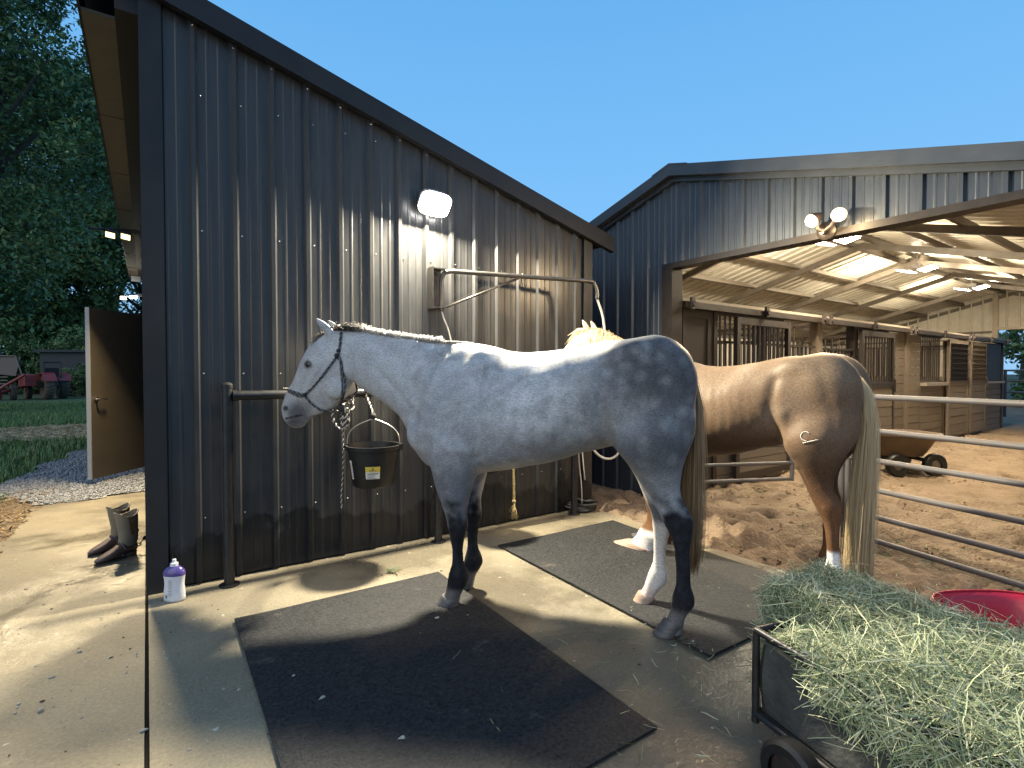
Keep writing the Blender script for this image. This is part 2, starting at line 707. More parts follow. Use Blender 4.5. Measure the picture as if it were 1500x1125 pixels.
# ================================================================== WASH SHED
SX0, SX1, SY = -.005, 3.65, 3.872
SYB = 14.6
rake = lambda x: 3.632 - .263 * (x - SX0)          # underside of the roof edge on the front wall
shed = thing('wash_shed', 'dark charcoal ribbed steel shed with sloping roof edge behind the grey horse', 'shed', (SX0, SY, 0))
mb = MB()
mb.add([(SX0 + .01, SY + .02, 0), (SX1, SY + .02, 0), (SX1, SYB, 0), (SX0 + .01, SYB, 0),
        (SX0 + .01, SY + .02, rake(SX0)), (SX1, SY + .02, rake(SX1)), (SX1, SYB, rake(SX1)), (SX0 + .01, SYB, rake(SX0))],
       [(0, 1, 5, 4), (1, 2, 6, 5), (2, 3, 7, 6), (3, 0, 4, 7), (4, 5, 6, 7)])
mb.build('wall_core', MT['trim'], shed)
for i in range(4):
    a, b = i * .915, min((i + 1) * .915, SX1 - SX0)
    mb = MB()
    ribbed(mb, Vector((SX0, SY + .004 * (i % 2), 0)), XU, -YU, a + .001, b - .001, .015, lambda u: rake(SX0 + u), phase=.034)
    mb.build('metal_panel', MT['shed_steel'], shed)
mb = MB()
mb.box2((SX0 - .012, SY - .03, .0), (SX0 + .10, SY - .024, rake(SX0) - .02))
mb.box2((SX0 - .012, SY - .024, .0), (SX0 - .006, SY + .12, rake(SX0) - .02))
mb.build('corner_trim', MT['trim'], shed)
mb = MB()
mb.box2((SX1 - .10, SY - .026, .0), (SX1 + .012, SY - .02, rake(SX1)))
mb.box2((SX1 + .006, SY - .02, .0), (SX1 + .012, SY + .12, rake(SX1)))
mb.build('corner_trim', MT['shed_steel'], shed)
# roof slab, rake trim (front), soffit and fascia along the left eave
xa, xb = SX0 - .302, SX1 + .26
mb = MB()
mb.add([(xa, SY - .06, rake(xa) + .055), (xb, SY - .06, rake(xb) + .055), (xb, SYB, rake(xb) + .055), (xa, SYB, rake(xa) + .055),
        (xa, SY - .06, rake(xa) + .10), (xb, SY - .06, rake(xb) + .10), (xb, SYB, rake(xb) + .10), (xa, SYB, rake(xa) + .10)],
       [(3, 2, 1, 0), (4, 5, 6, 7), (0, 1, 5, 4), (1, 2, 6, 5), (2, 3, 7, 6), (3, 0, 4, 7)])
mb.build('roof', MT['trim'], shed)
mb = MB()
ya, yb = SY - .085, SY - .06
mb.add([(xa, ya, rake(xa) - .03), (xb, ya, rake(xb) - .03), (xb, yb, rake(xb) - .03), (xa, yb, rake(xa) - .03),
        (xa, ya, rake(xa) + .12), (xb, ya, rake(xb) + .12), (xb, yb, rake(xb) + .12), (xa, yb, rake(xa) + .12)],
       [(3, 2, 1, 0), (4, 5, 6, 7), (0, 1, 5, 4), (1, 2, 6, 5), (2, 3, 7, 6), (3, 0, 4, 7)])
yc = SY - .03
mb.add([(xa, yb, rake(xa) - .03), (xb, yb, rake(xb) - .03), (xb, yc, rake(xb) - .03), (xa, yc, rake(xa) - .03),
        (xa, yb, rake(xa) - .012), (xb, yb, rake(xb) - .012), (xb, yc, rake(xb) - .012), (xa, yc, rake(xa) - .012)],
       [(3, 2, 1, 0), (4, 5, 6, 7), (0, 1, 5, 4), (1, 2, 6, 5), (2, 3, 7, 6), (3, 0, 4, 7)])
mb.build('rake_trim', MT['trim'], shed)
zs = 3.50
nso = 14
so = MB().box((0, 0, 0), (.165, .765, .016)).mesh('soffit_panel', MT['soffit'])
for i in range(nso):
    y = SY + .15 + i * .77
    piece('soffit_panel', so, shed, (SX0 - .205, y + .38, zs + .004 * (i % 2)))
MB().box2((SX0 - .125, SY + .0, zs - .02), (SX0 - .002, SYB, zs + .09)).build('frieze_board', MT['brown_trim'], shed)
MB().box2((SX0 - .302, SY - .06, zs - .01), (SX0 - .288, SYB, zs + .20)).build('fascia', MT['brown_trim'], shed)
MB().box2((SX0 - .25, SYB - .3, zs - .13), (SX0 - .08, SYB - .28, zs - .012)).build('gutter_end', MT['white_plastic'], shed)
# screws
mb = MB()
for zrow in (.42, 1.345, 2.25, 3.1):
    for k in range(17):
        x = SX0 + .034 + .04 + k * PITCHR
        if x < SX1 and zrow < rake(x) - .1:
            mb.lathe((x, SY - .001, zrow), [(.006, 0), (.006, .003), (.003, .005)], 6, axis=(0, -1, 0))
for k in range(16):
    x = SX0 + .034 + k * PITCHR
    if x < SX1:
        mb.lathe((x, SY - .018, rake(x) - .05), [(.008, 0), (.008, .004), (.004, .007)], 6, axis=(0, -1, 0))
mb.build('screw_heads', MT['chrome'], shed)['kind'] = 'stuff'
# man door in the left side, swung open
hinge, edge = Vector((SX0 - .03, 8.73, 0)), Vector((-.57, 8.03, 0))
dv = (edge - hinge).normalized()
dn = Vector((dv.y, -dv.x, 0))
if dn.y > 0:
    dn = -dn
rotd = Matrix.Rotation(math.atan2(dv.y, dv.x), 3, 'Z')
L = (edge - hinge).length
MT['door'] = M('tan_door_paint', (.080, .064, .047), .5, var=(3, (.06, .05, .037)))
MT['door_edge'] = M('door_edge_paint', (.25, .25, .25), .5)
mb = MB()
mb.box((hinge + edge) / 2 + Vector((0, 0, 1.10)), (L, .044, 2.06), rotd)
door = mb.build('door', MT['door'], shed)
mb = MB()
mb.box(edge + dv * .004 + Vector((0, 0, 1.10)), (.012, .05, 2.062), rotd)
mb.build('door_edge', MT['door_edge'], door)
mb = MB()
hp_ = edge - dv * .075 + Vector((0, 0, 1.03))
for s in (1, -1):
    mb.lathe(hp_ + dn * s * .022, [(.03, 0), (.03, .006), (.012, .01), (.012, .05)], 12, axis=dn * s)
    mb.tube([hp_ + dn * s * .07 + dv * .0, hp_ + dn * s * .074 - dv * .06, hp_ + dn * s * .07 - dv * .11], .009, 8)
    mb.lathe(hp_ + dn * s * .05, [(.013, 0), (.014, .025)], 10, axis=dn * s)
mb.build('handle', MT['chrome'], door, smooth=40)
mb = MB()
mb.box2((SX0 - .03, 7.80, .0), (SX0 + .012, 7.86, 2.2)).box2((SX0 - .03, 8.74, .0), (SX0 + .012, 8.80, 2.2)).box2((SX0 - .03, 7.86, 2.14), (SX0 + .012, 8.74, 2.2))
mb.build('door_frame', MT['trim'], shed)

# ================================================================== BARN
BX, BXB = 4.60, 17.65
RY, RZ, RS = 3.57, 3.44, .27
YL, YR = 7.8, -.6
HZ = 2.50
roofz = lambda y: RZ - RS * abs(y - RY)
OY0, OY1 = .25, 3.65
barn = thing('horse_barn', 'steel barn with open front, rows of stalls and lit sloping ceiling', 'barn', (BX, RY, 0))
# facade panels, each 3 ft wide
y = YL
while y > YR + .01:
    y2 = max(y - .9144, YR)
    mb = MB()
    segs = sorted({y2, y, *[b for b in (OY1, RY, OY0) if y2 < b < y]})
    for a, b in zip(segs[:-1], segs[1:]):
        mid = (a + b) / 2
        zlo = HZ if OY0 < mid < OY1 else -.06
        ribbed(mb, Vector((BX, 0, 0)), YU, -XU, a, b, zlo, lambda u: roofz(u) - .02, phase=.06)
    mb.build('metal_panel', MT['barn_steel'], barn)
    y = y2
# wall cores behind the sheets
mb = MB()
mb.add([(BX + .02, OY1, -.06), (BX + .02, YL, -.06), (BX + .02, YL, roofz(YL) - .05), (BX + .02, OY1, roofz(OY1) - .05),
        (BX + .09, OY1, -.06), (BX + .09, YL, -.06), (BX + .09, YL, roofz(YL) - .05), (BX + .09, OY1, roofz(OY1) - .05)],
       [(0, 1, 2, 3), (7, 6, 5, 4), (0, 3, 7, 4), (1, 0, 4, 5), (2, 1, 5, 6), (3, 2, 6, 7)])
for a, b in ((OY0, RY), (RY, OY1)):
    mb.add([(BX + .02, a, HZ), (BX + .02, b, HZ), (BX + .02, b, roofz(b) - .05), (BX + .02, a, roofz(a) - .05),
            (BX + .09, a, HZ), (BX + .09, b, HZ), (BX + .09, b, roofz(b) - .05), (BX + .09, a, roofz(a) - .05)],
           [(0, 1, 2, 3), (7, 6, 5, 4), (1, 0, 4, 5), (2, 1, 5, 6), (3, 2, 6, 7)])
mb.box2((BX + .02, YR, -.06), (BX + .09, OY0, roofz(OY0) - .06 - RS * .3))
mb.build('front_frame', MT['frame_steel'], barn)
MB().box2((BX - .035, OY0 - .1, HZ - .045), (BX + .12, OY1 + .07, HZ + .012)).build('header_trim', MT['brown_trim'], barn)
mb = MB()
mb.box2((BX - .034, OY1 - .06, -.06), (BX + .14, OY1 + .071, HZ - .046))
mb.build('jamb_trim', MT['brown_trim'], barn)
MB().box2((BX - .034, OY0 - .1, -.06), (BX + .14, OY0 + .03, HZ - .046)).build('jamb_trim', MT['brown_trim'], barn)
# roof: dark outer sheets, cream ribbed underside, rake fascia
for s, yend in ((1, YL + .12), (-1, YR - .12)):
    mb = MB()
    y0_, y1_ = RY, yend
    n_ = Vector((0, s * RS, 1)).normalized()
    a, b = Vector((BX - .10, y0_, RZ)), Vector((BX - .10, y1_, roofz(y1_)))
    c, d = Vector((BXB + .2, y1_, roofz(y1_))), Vector((BXB + .2, y0_, RZ))
    up = n_ * .06
    lo = n_ * .035
    mb.add([a + lo, b + lo, c + lo, d + lo, a + up, b + up, c + up, d + up],
           [(0, 1, 2, 3), (7, 6, 5, 4), (0, 4, 5, 1), (1, 5, 6, 2), (2, 6, 7, 3), (3, 7, 4, 0)])
    mb.build('roof', MT['barn_trim'], barn)
    # fascia on the gable, ridge to eave
    mb = MB()
    fa = [Vector((BX - .125, y0_, RZ - .04)), Vector((BX - .125, y1_, roofz(y1_) - .04)), Vector((BX - .125, y1_, roofz(y1_) + .075)), Vector((BX - .125, y0_, RZ + .075))]
    fb = [p + Vector((.03, 0, 0)) for p in fa]
    mb.add(fa + fb, [(0, 1, 2, 3), (7, 6, 5, 4), (0, 4, 5, 1), (1, 5, 6, 2), (2, 6, 7, 3), (3, 7, 4, 0)])
    fa2 = [Vector((BX - .05, y0_, RZ - .085)), Vector((BX - .05, y1_, roofz(y1_) - .085)), Vector((BX - .05, y1_, roofz(y1_) - .03)), Vector((BX - .05, y0_, RZ - .03))]
    fb2 = [p + Vector((.04, 0, 0)) for p in fa2]
    mb.add(fa2 + fb2, [(0, 1, 2, 3), (7, 6, 5, 4), (0, 4, 5, 1), (1, 5, 6, 2), (2, 6, 7, 3), (3, 7, 4, 0)])
    mb.build('gable_trim', MT['barn_trim'], barn)
    # ceiling sheets 3 ft wide, ribs running up the slope
    slope = Vector((0, s * 1.0, -RS)).normalized()
    Ls = abs(yend - RY) * math.sqrt(1 + RS * RS) - .14
    x = BX + .1
    while x < BXB - .05:
        x2 = min(x + .9144, BXB)
        mb = MB()
        ribbed(mb, Vector((0, RY, RZ + .028)), XU, Vector((0, -s * RS, -1)).normalized(), x, x2 - .002, .0, Ls, phase=.1, vdir=slope)
        mb.build('ceiling_sheet', MT['cream'], barn)
        x = x2
# ridge cap
mb = MB()
for s in (1, -1):
    q = [Vector((BX - .13, RY, RZ + .085)), Vector((BX - .13, RY + s * .22, roofz(RY + .22) + .082)), Vector((BXB + .2, RY + s * .22, roofz(RY + .22) + .082)), Vector((BXB + .2, RY, RZ + .085))]
    q2 = [p - Vector((0, 0, .018)) for p in q]
    mb.add(q + q2, [(0, 1, 2, 3), (7, 6, 5, 4), (0, 4, 5, 1), (1, 5, 6, 2), (2, 6, 7, 3)])
mb.build('ridge_cap', MT['barn_trim'], barn)
# rafters and purlins
raft_x = [BX + .22 + i * 2.13 for i in range(7)]
for x in raft_x:
    for s, yend in ((1, YL), (-1, YR)):
        q = [Vector((x, RY, RZ - .085)), Vector((x, yend, roofz(yend) - .085)), Vector((x, yend, roofz(yend) - .175)), Vector((x, RY, RZ - .175))]
        q2 = [p + Vector((.05, 0, 0)) for p in q]
        MB().add(q + q2, [(0, 1, 2, 3), (7, 6, 5, 4), (0, 4, 5, 1), (1, 5, 6, 2), (2, 6, 7, 3), (3, 7, 4, 0)]).build('rafter', MT['frame_steel'], barn)
pur = MB().box((0, 0, 0), (1, .055, .07)).mesh('purlin', MT['frame_steel'])
for s, yend in ((1, YL), (-1, YR)):
    for k in range(6):
        yy = RY + s * (.16 + k * .80)
        if (s > 0 and yy < YL - .05) or (s < 0 and yy > YR + .05):
            piece('purlin', pur, barn, ((BX + BXB) / 2 + .05, yy, roofz(yy) - .05), (BXB - BX - .12, 1, 1), rot=(-s * math.atan(RS), 0, 0))
# walls
mb = MB()
ribbed(mb, Vector((0, YL - .03, 0)), XU, -YU, BX + .1, BXB, -.06, roofz(YL) + .0, phase=.1)
mb.build('back_wall', MT['cream'], barn)
MB().box2((BX + .02, YL, -.06), (BXB, YL + .04, roofz(YL) + .02)).build('back_wall_outside', MT['barn_steel'], barn)
MB().box2((BX + .1, YR - .04, -.06), (BXB, YR, roofz(YR))).build('side_wall', MT['cream'], barn)
FY0, FY1, FZ = .3, 3.85, 2.47
mb = MB()
for a, b, zl in ((FY1, YL - .05, -.06), (RY, FY1, FZ), (FY0, RY, FZ), (YR + .02, FY0, -.06)):
    ribbed(mb, Vector((BXB - .03, 0, 0)), YU, -XU, a, b, zl, lambda u: roofz(u) + .02, phase=.02)
mb.build('far_wall', MT['cream'], barn)
mb = MB()
for a, b, zl in ((FY1, YL, -.06), (RY, FY1, FZ), (FY0, RY, FZ), (YR, FY0, -.06)):
    q = [Vector((BXB, a, zl)), Vector((BXB, b, zl)), Vector((BXB, b, roofz(b))), Vector((BXB, a, roofz(a)))]
    q2 = [p + Vector((.05, 0, 0)) for p in q]
    mb.add(q + q2, [(0, 1, 2, 3), (7, 6, 5, 4), (0, 4, 5, 1), (1, 5, 6, 2), (2, 6, 7, 3), (3, 7, 4, 0)])
mb.build('far_wall_outside', MT['barn_steel'], barn)
mb = MB()
mb.box2((BXB - .10, FY1 - .02, -.06), (BXB + .02, FY1 + .09, FZ + .92)).box2((BXB - .10, FY0 - .08, -.06), (BXB + .02, FY0, FZ)).box2((BXB - .09, FY0, FZ - .05), (BXB + .015, FY1 - .02, FZ + .02))
mb.build('far_doorway_trim', MT['track'], barn)
MB().box2((BXB - .075, FY1 + .09, 2.36), (BXB - .035, YL - .06, 2.41)).build('wall_girt', MT['frame_steel'], barn)

# ------------------------------------------------------------------ stalls: one thing per bay
TY = 3.72
plank_me = [MB().box((0, 0, 0), (1, .035, 1)).mesh('plank', MT['wood']) for _ in range(1)]


def stall_planks(st, x0, x1, z0, z1, dy=0.0, n=None, rg=random.Random(3)):
    n = n or max(1, round((z1 - z0) / .15))
    h = (z1 - z0) / n
    for i in range(n):
        piece('plank', plank_me[0], st, ((x0 + x1) / 2, TY + dy + rg.uniform(-.006, .006), z0 + (i + .5) * h),
              (x1 - x0 - rg.uniform(.002, .02), 1, h - .009), rot=(0, rg.uniform(-.004, .004), 0))


def grille(mb, x0, x1, z0, z1, dy=0.0, sp=.105, r=.0135, mids=(), frame=.028):
    n = max(2, round((x1 - x0) / sp))
    for i in range(1, n):
        x = x0 + (x1 - x0) * i / n
        mb.cyl((x, TY + dy, z0), (x, TY + dy, z1), r, 6)
    for z in (z0, z1, *mids):
        mb.box(((x0 + x1) / 2, TY + dy, z), (x1 - x0, .04, frame))


def post(st, x, wd=.11, zt=2.10, mat='post_wood'):
    MB().box2((x - wd / 2, TY - .045, -.06), (x + wd / 2, TY + .075, zt)).build('post', MT[mat], st)


def leaf(st, x0, x1, kind, mat='dark_wood'):
    """sliding door leaf hung in front of the stall line"""
    dy = -.10
    zb, zm, zt = .06, 1.14, 2.02
    mb = MB()
    fr = .07
    mb.box2((x0, TY + dy - .02, zb), (x0 + fr, TY + dy + .03, zt)).box2((x1 - fr, TY + dy - .02, zb), (x1, TY + dy + .03, zt))
    mb.box2((x0 + fr, TY + dy - .018, zt - fr), (x1 - fr, TY + dy + .028, zt)).box2((x0 + fr, TY + dy - .018, zb), (x1 - fr, TY + dy + .028, zb + fr))
    mb.box2((x0 + fr, TY + dy - .018, zm - .04), (x1 - fr, TY + dy + .028, zm + .04))
    d = mb.build('sliding_door', MT[mat], st)
    stall_planks(d, x0 + fr, x1 - fr, zb + fr, zm - .04, dy + .005)
    mb = MB()
    if kind == 'bars':
        grille(mb, x0 + fr, x1 - fr, zm + .04, zt - fr, dy)
        mb.build('grille', MT['bar'], d)
    else:
        mb.box2((x0 + fr, TY + dy, zm + .04), (x1 - fr, TY + dy + .01, zt - fr))
        grille(mb, x0 + fr, x1 - fr, zm + .05, zt - fr - .01, dy - .012, sp=.05, r=.004, mids=[zm + .1 + .1 * i for i in range(7)], frame=.008)
        mb.build('mesh_screen', MT['dark_wood'] if kind == 'mesh' else MT['wood'], d)
    mb = MB()
    mb.box2((x1 - .05, TY + dy - .05, zm - .12), (x1 - .02, TY + dy - .02, zm + .10))
    mb.build('latch', MT['bar'], d)


def track(st, x0, x1):
    mb = MB()
    mb.box2((x0, TY - .09, 2.135), (x1, TY + .06, 2.17))
    mb.build('top_cap', MT['track'], st)
    mb = MB()
    mb.box2((x0, TY - .13, 2.06), (x1, TY - .07, 2.13))
    mb.box2((x0, TY - .065, 2.07), (x1, TY + .04, 2.132))
    mb.build('door_track', MT['bar'], st)
    mb = MB()
    for x in (x0 + .1, (x0 + x1) / 2, x1 - .1):
        mb.box((x, TY - .145, 2.11), (.06, .03, .13)).lathe((x, TY - .16, 2.10), [(.03, 0), (.03, .02)], 10, axis=(0, -1, 0))
    mb.build('track_bracket', MT['bar'], st)


def divider(st, x):
    for i in range(8):
        piece('divider_plank', div_me, st, (x, (TY + .1 + YL) / 2, .06 + .15 * i + .07))
    mb = MB()
    for k in range(30):
        y = TY + .2 + k * .13
        mb.cyl((x, y, 1.25), (x, y, 2.05), .011, 5)
    mb.box2((x - .02, TY + .1, 2.04), (x + .02, YL - .06, 2.08))
    mb.build('divider_grille', MT['bar'], st)


div_me = MB().box((0, 0, 0), (.04, YL - TY - .2, .14)).mesh('divider_plank', MT['wood'])

G = 'stalls along the left side of the barn'
# bay 1
st = thing('horse_stall', 'nearest stall with solid dark panel beside the barn jamb and slid-open barred door', 'horse stall', (6.3, TY, 0), G)
post(st, 4.77, .08, 2.2, 'dark_wood')
mb = MB()
mb.box2((4.81, TY - .03, -.05), (5.44, TY + .03, 2.12)).box2((4.87, TY - .045, .1), (4.93, TY - .03, 2.05)).box2((5.32, TY - .045, .1), (5.38, TY - .03, 2.05)).box2((4.93, TY - .044, 1.97), (5.32, TY - .03, 2.05)).box2((4.93, TY - .044, 1.05), (5.32, TY - .03, 1.13))
mb.build('solid_panel', MT['dark_wood'], st)
post(st, 5.48, .07, 2.1, 'dark_wood')
mb = MB()
grille(mb, 5.52, 7.05, 1.16, 2.05, mids=(1.72,))
mb.build('grille', MT['bar'], st)
stall_planks(st, 5.52, 7.05, -.03, 1.13)
leaf(st, 5.80, 7.04, 'bars')
mb = MB()
grille(mb, 7.06, 7.88, .1, 1.72, -.02, sp=.12, mids=(1.15,))
mb.build('yoke_gate', MT['bar'], st)
track(st, 4.8, 8.0)
divider(st, 4.72)
# bay 2
st = thing('horse_stall', 'second stall with a low barred yoke gate and barred door leaf behind the tan rump', 'horse stall', (9.6, TY, 0), G)
post(st, 8.0, .14)
mb = MB()
grille(mb, 8.08, 9.1, .1, 1.70, -.02, sp=.115, mids=(1.15,))
mb.build('yoke_gate', MT['bar'], st)
post(st, 9.16, .09, mat='dark_wood')
leaf(st, 9.22, 10.5, 'bars')
mb = MB()
grille(mb, 9.22, 10.5, 1.16, 2.05)
mb.build('grille', MT['bar'], st)
stall_planks(st, 9.22, 10.5, -.03, 1.13)
stall_planks(st, 10.56, 11.2, -.03, 2.05)
track(st, 8.01, 11.25)
divider(st, 8.0)
# bay 3
st = thing('horse_stall', 'third stall with full-height plank column and open feed window with a ledge', 'horse stall', (12.8, TY, 0), G)
post(st, 11.28, .14)
stall_planks(st, 11.36, 11.98, -.03, 2.05)
stall_planks(st, 12.0, 13.2, -.03, 1.10)
MB().box2((12.0, TY - .12, 1.10), (13.2, TY + .05, 1.16)).build('ledge', MT['track'], st)
mb = MB()
grille(mb, 12.0, 13.2, 1.18, 2.05, .02, sp=.11)
mb.build('grille', MT['bar'], st)
leaf(st, 13.22, 14.45, 'mesh', 'wood')
stall_planks(st, 13.3, 14.4, -.03, 2.0)
track(st, 11.26, 14.5)
divider(st, 11.3)
# bay 4
st = thing('horse_stall', 'farthest stall with brown mesh door at the end of the row by the far doorway', 'horse stall', (16, TY, 0), G)
post(st, 14.52, .14)
leaf(st, 14.6, 15.7, 'board', 'wood')
stall_planks(st, 14.6, 15.7, -.03, 2.0)
stall_planks(st, 15.76, 17.3, -.03, 1.10)
MB().box2((15.76, TY - .10, 1.10), (17.3, TY + .05, 1.15)).build('ledge', MT['track'], st)
MB().box2((15.76, TY - .02, 1.16), (17.3, TY + .02, 2.05)).build('solid_panel', MT['dark_wood'], st)
post(st, 17.36, .1, mat='dark_wood')
track(st, 14.51, 17.4)
divider(st, 14.5)
divider(st, 17.4)

# ================================================================== LAMPS
def area(parent, loc, direction, sx, sy, power, color, spread=180, kind='AREA'):
    ld = bpy.data.lights.new('lamp_light', kind)
    ld.energy = power
    ld.color = color
    if kind == 'AREA':
        ld.shape = 'RECTANGLE'
        ld.size, ld.size_y = sx, sy
        ld.spread = R(spread)
    else:
        ld.spot_size = R(spread)
        ld.spot_blend = .6
        ld.shadow_soft_size = sx
    o = bpy.data.objects.new('lamp_light', ld)
    o.parent = parent
    o.location = Vector(loc) - parent.location
    o.rotation_euler = Vector(direction).to_track_quat('-Z', 'Y').to_euler()
    col.objects.link(o)
    return o


# white floodlight on the shed wall
lp = onY(637, 299, SY - .12)
lamp = thing('flood_light', 'white floodlight glaring on the charcoal shed wall above the grey horse', 'light', (lp.x, SY, lp.z))
fdir = Vector((-.06, -.76, -.65)).normalized()
rq = Vector((0, 0, -1)).rotation_difference(fdir).to_matrix()


def plate(hw, hh, z0, z1, n=28, e=.55):
    m2 = MB()
    m2.rings([[lp + fdir * z + rq @ Vector((hw * k * sup_(math.cos(2 * math.pi * i / n), e), hh * k * sup_(math.sin(2 * math.pi * i / n), e), 0)) for i in range(n)] for z, k in ((z0, .94), (z0 + (z1 - z0) * .3, 1), (z1 - (z1 - z0) * .2, 1), (z1, .93))])
    return m2


sup_ = lambda a, e: math.copysign(abs(a) ** e, a)
mb = plate(.128, .096, -.055, -.008)
for k in range(5):
    mb.box(lp - fdir * .068 + rq @ Vector((-.08 + .04 * k, 0, 0)), (.008, .13, .026), rq)
mb.build('housing', MT['grey_plastic'], lamp, smooth=40)
plate(.127, .095, -.007, .016).build('lens', MT['lens_white'], lamp, smooth=40)
mb = MB()
mb.box((lp.x, SY - .035, lp.z + .02), (.12, .03, .12))
mb.cyl((lp.x, SY - .04, lp.z + .02), lp - fdir * .05, .018, 10)
mb.build('wall_bracket', MT['grey_plastic'], lamp)
area(lamp, lp + fdir * .020, fdir, .20, .15, 500, (1, .90, .68))

# twin warm floodlight over the barn opening
b0 = onX(1210, 338, BX - .05)
tw = thing('twin_flood_light', 'warm twin-headed floodlight on the barn front above the opening', 'light', (BX, b0.y, b0.z))
mb = MB()
mb.lathe((BX - .02, b0.y, b0.z), [(.075, 0), (.075, .03), (.05, .045)], 16, axis=(-1, 0, 0))
mb.tube([(BX - .05, b0.y, b0.z), (BX - .09, b0.y, b0.z - .02), (BX - .12, b0.y, b0.z - .02)], .02, 8)
mb.build('mount', MT['bar'], tw, smooth=40)
for (px, py, s, pw) in ((1190, 323, 1, 45), (1229, 314, -1, 65)):
    hc = onX(px, py, BX - .17)
    d = Vector((-.80, s * .25, -.52)).normalized()
    q = Vector((0, 0, -1)).rotation_difference(d).to_matrix()
    mb = MB()
    mb.lathe(hc + d * .0, [(.0, -.10), (.025, -.095), (.042, -.05), (.056, 0), (.058, .012)], 18, axis=d, cap=False)
    mb.tube([Vector((BX - .10, b0.y, b0.z - .02)), (hc + Vector((BX - .10, b0.y, b0.z))) / 2 + Vector((0, 0, -.03)), hc - d * .06], .016, 8)
    h = mb.build('lamp_head', MT['bar'], tw, smooth=50)
    MB().lathe(hc, [(.054, -.006), (.054, .010), (.045, .028), (.02, .036)], 18, axis=d).build('lens', MT['lens_warm'], h, smooth=50)
    area(tw, hc + d * .05, d, .10, .10, pw * .55, (1, .72, .42), 170)
    ld = bpy.data.lights.new('bulb_light', 'POINT')
    ld.energy = pw * .3
    ld.color = (1, .74, .40)
    ld.shadow_soft_size = .05
    o = bpy.data.objects.new('bulb_light', ld)
    o.parent = tw
    o.location = hc + d * .09 - tw.location
    col.objects.link(o)

# three twin LED fittings along the barn ridge
LG = 'twin led lights under the barn ridge'
for (px, py, lab) in ((1222, 354, 'twin led light nearest the barn opening, just under the header'),
                      (1343, 396, 'middle twin led light of the row under the barn ridge'),
                      (1423, 423, 'twin led light farthest into the barn near the cream end wall')):
    p = onz(px, py, 3.06)
    t = thing('led_light', lab, 'light', (p.x, p.y, 3.08), LG)
    mb = MB()
    mb.box((p.x, p.y, 3.13), (.10, .12, .07)).cyl((p.x, p.y, 3.15), (p.x, p.y, 3.41), .012, 8)
    mb.build('mount', MT['white_plastic'], t)
    for s in (1, -1):
        c = Vector((p.x, p.y + s * .15, 3.08))
        rt = Matrix.Rotation(R(14) * s, 3, 'X')
        hd = MB().box(c, (.34, .22, .025), rt).build('lamp_head', MT['white_plastic'], t)
        MB().box(c + rt @ Vector((0, 0, -.016)), (.31, .19, .008), rt).build('lens', MT['lens_led'], hd)
    area(t, (p.x, p.y, 3.045), (0, 0, -1), .34, .5, 150, (1, .85, .61), 180)
    for s in (1, -1):
        area(t, (p.x, p.y + s * .32, 3.06), (0, s, -.30), .5, .06, 80, (1, .85, .60), 180)
        area(t, (p.x + s * .24, p.y, 3.06), (s, 0, -.2), .06, .4, 18, (1, .85, .60), 180)

# floodlight pair on an arm over the side door
p = Vector((SX0 - .03, 7.5, 2.98))
sd = thing('side_flood_light', 'dark floodlight pair on an arm off the left side of the charcoal shed', 'light', p)
mb = MB()
mb.box(p + Vector((.012, 0, 0)), (.04, .12, .16))
mb.tube([p, p + Vector((-.2, -.02, -.0)), p + Vector((-.48, -.05, -.035))], [.022, .02, .012], 8)
mb.build('arm', MT['black_plastic'], sd)
for k, xx in enumerate((-.14, -.28)):
    c = p + Vector((xx, -.03, -.06))
    d = Vector((-.15, -.45, -.85)).normalized()
    q = Vector((0, 0, -1)).rotation_difference(d).to_matrix()
    h = MB().box(c, (.10, .10, .04), q).build('lamp_head', MT['black_plastic'], sd)
    MB().box(c + d * .022, (.085, .085, .006), q).build('lens', MT['lens_warm'], h)
area(sd, p + Vector((-.20, -.05, -.10)), (-.05, -.55, -.83), .3, .1, 200, (1, .80, .48), 130)

# small far lamp under the end of the eave
p = Vector((SX0 - .12, 13.9, 3.0))
sm = thing('eave_light', 'small lit lamp low under the far end of the tan eave', 'light', p)
MB().box(p + Vector((.05, 0, .02)), (.14, .06, .06)).build('housing', MT['grey_plastic'], sm)
mb = MB()
mb.box(p + Vector((-.09, -.02, -.03)), (.12, .05, .05)).box(p + Vector((-.26, -.02, -.06)), (.10, .05, .05))
mb.build('lens', MT['lens_led'], sm)
MB().cyl(p + Vector((0, 0, 0)), p + Vector((-.27, 0, -.03)), .012, 6).build('arm', MT['grey_plastic'], sm)

# ================================================================== HORSES
HO = Vector((1.92, 2.29, 0))
HA = Vector((-.661, .75, 0)).normalized()
HL = Vector((-HA.y, HA.x, 0))              # the horse's left, towards the camera


def hp(px, py, ly=0.0):
    """photo pixel -> (local x along the horse, local z) on the plane local y = ly of the grey horse"""
    p = onP(px, py, HO + HL * ly, HL)
    return (p - HO).dot(HA), p.z


def hv(px, py, ly=0.0):
    x, z = hp(px, py, ly)
    return Vector((x, ly, z))


def hs(px, py, ly, s):
    """photo pixel on the near flank, mirrored to side s"""
    p = hv(px, py, ly)
    p.y = ly * s
    return p


def sup(a, e):
    return math.copysign(abs(a) ** e, a)


def loft(mb, secs, n=20):
    """secs: (centre, half vector along the section's height, half width sideways, exponent)"""
    rings = []
    for c, h, wd, e, *bias in secs:
        sd = Vector((0, 1, 0))
        bz = bias[0] if bias else 0.0
        ring = []
        for k in range(n):
            a = 2 * math.pi * k / n
            s, cc = sup(math.sin(a), e), sup(math.cos(a), e)
            ring.append(c + h * cc + sd * (wd * s * (1 + bz * cc)))
        rings.append(ring)
    mb.rings(rings)


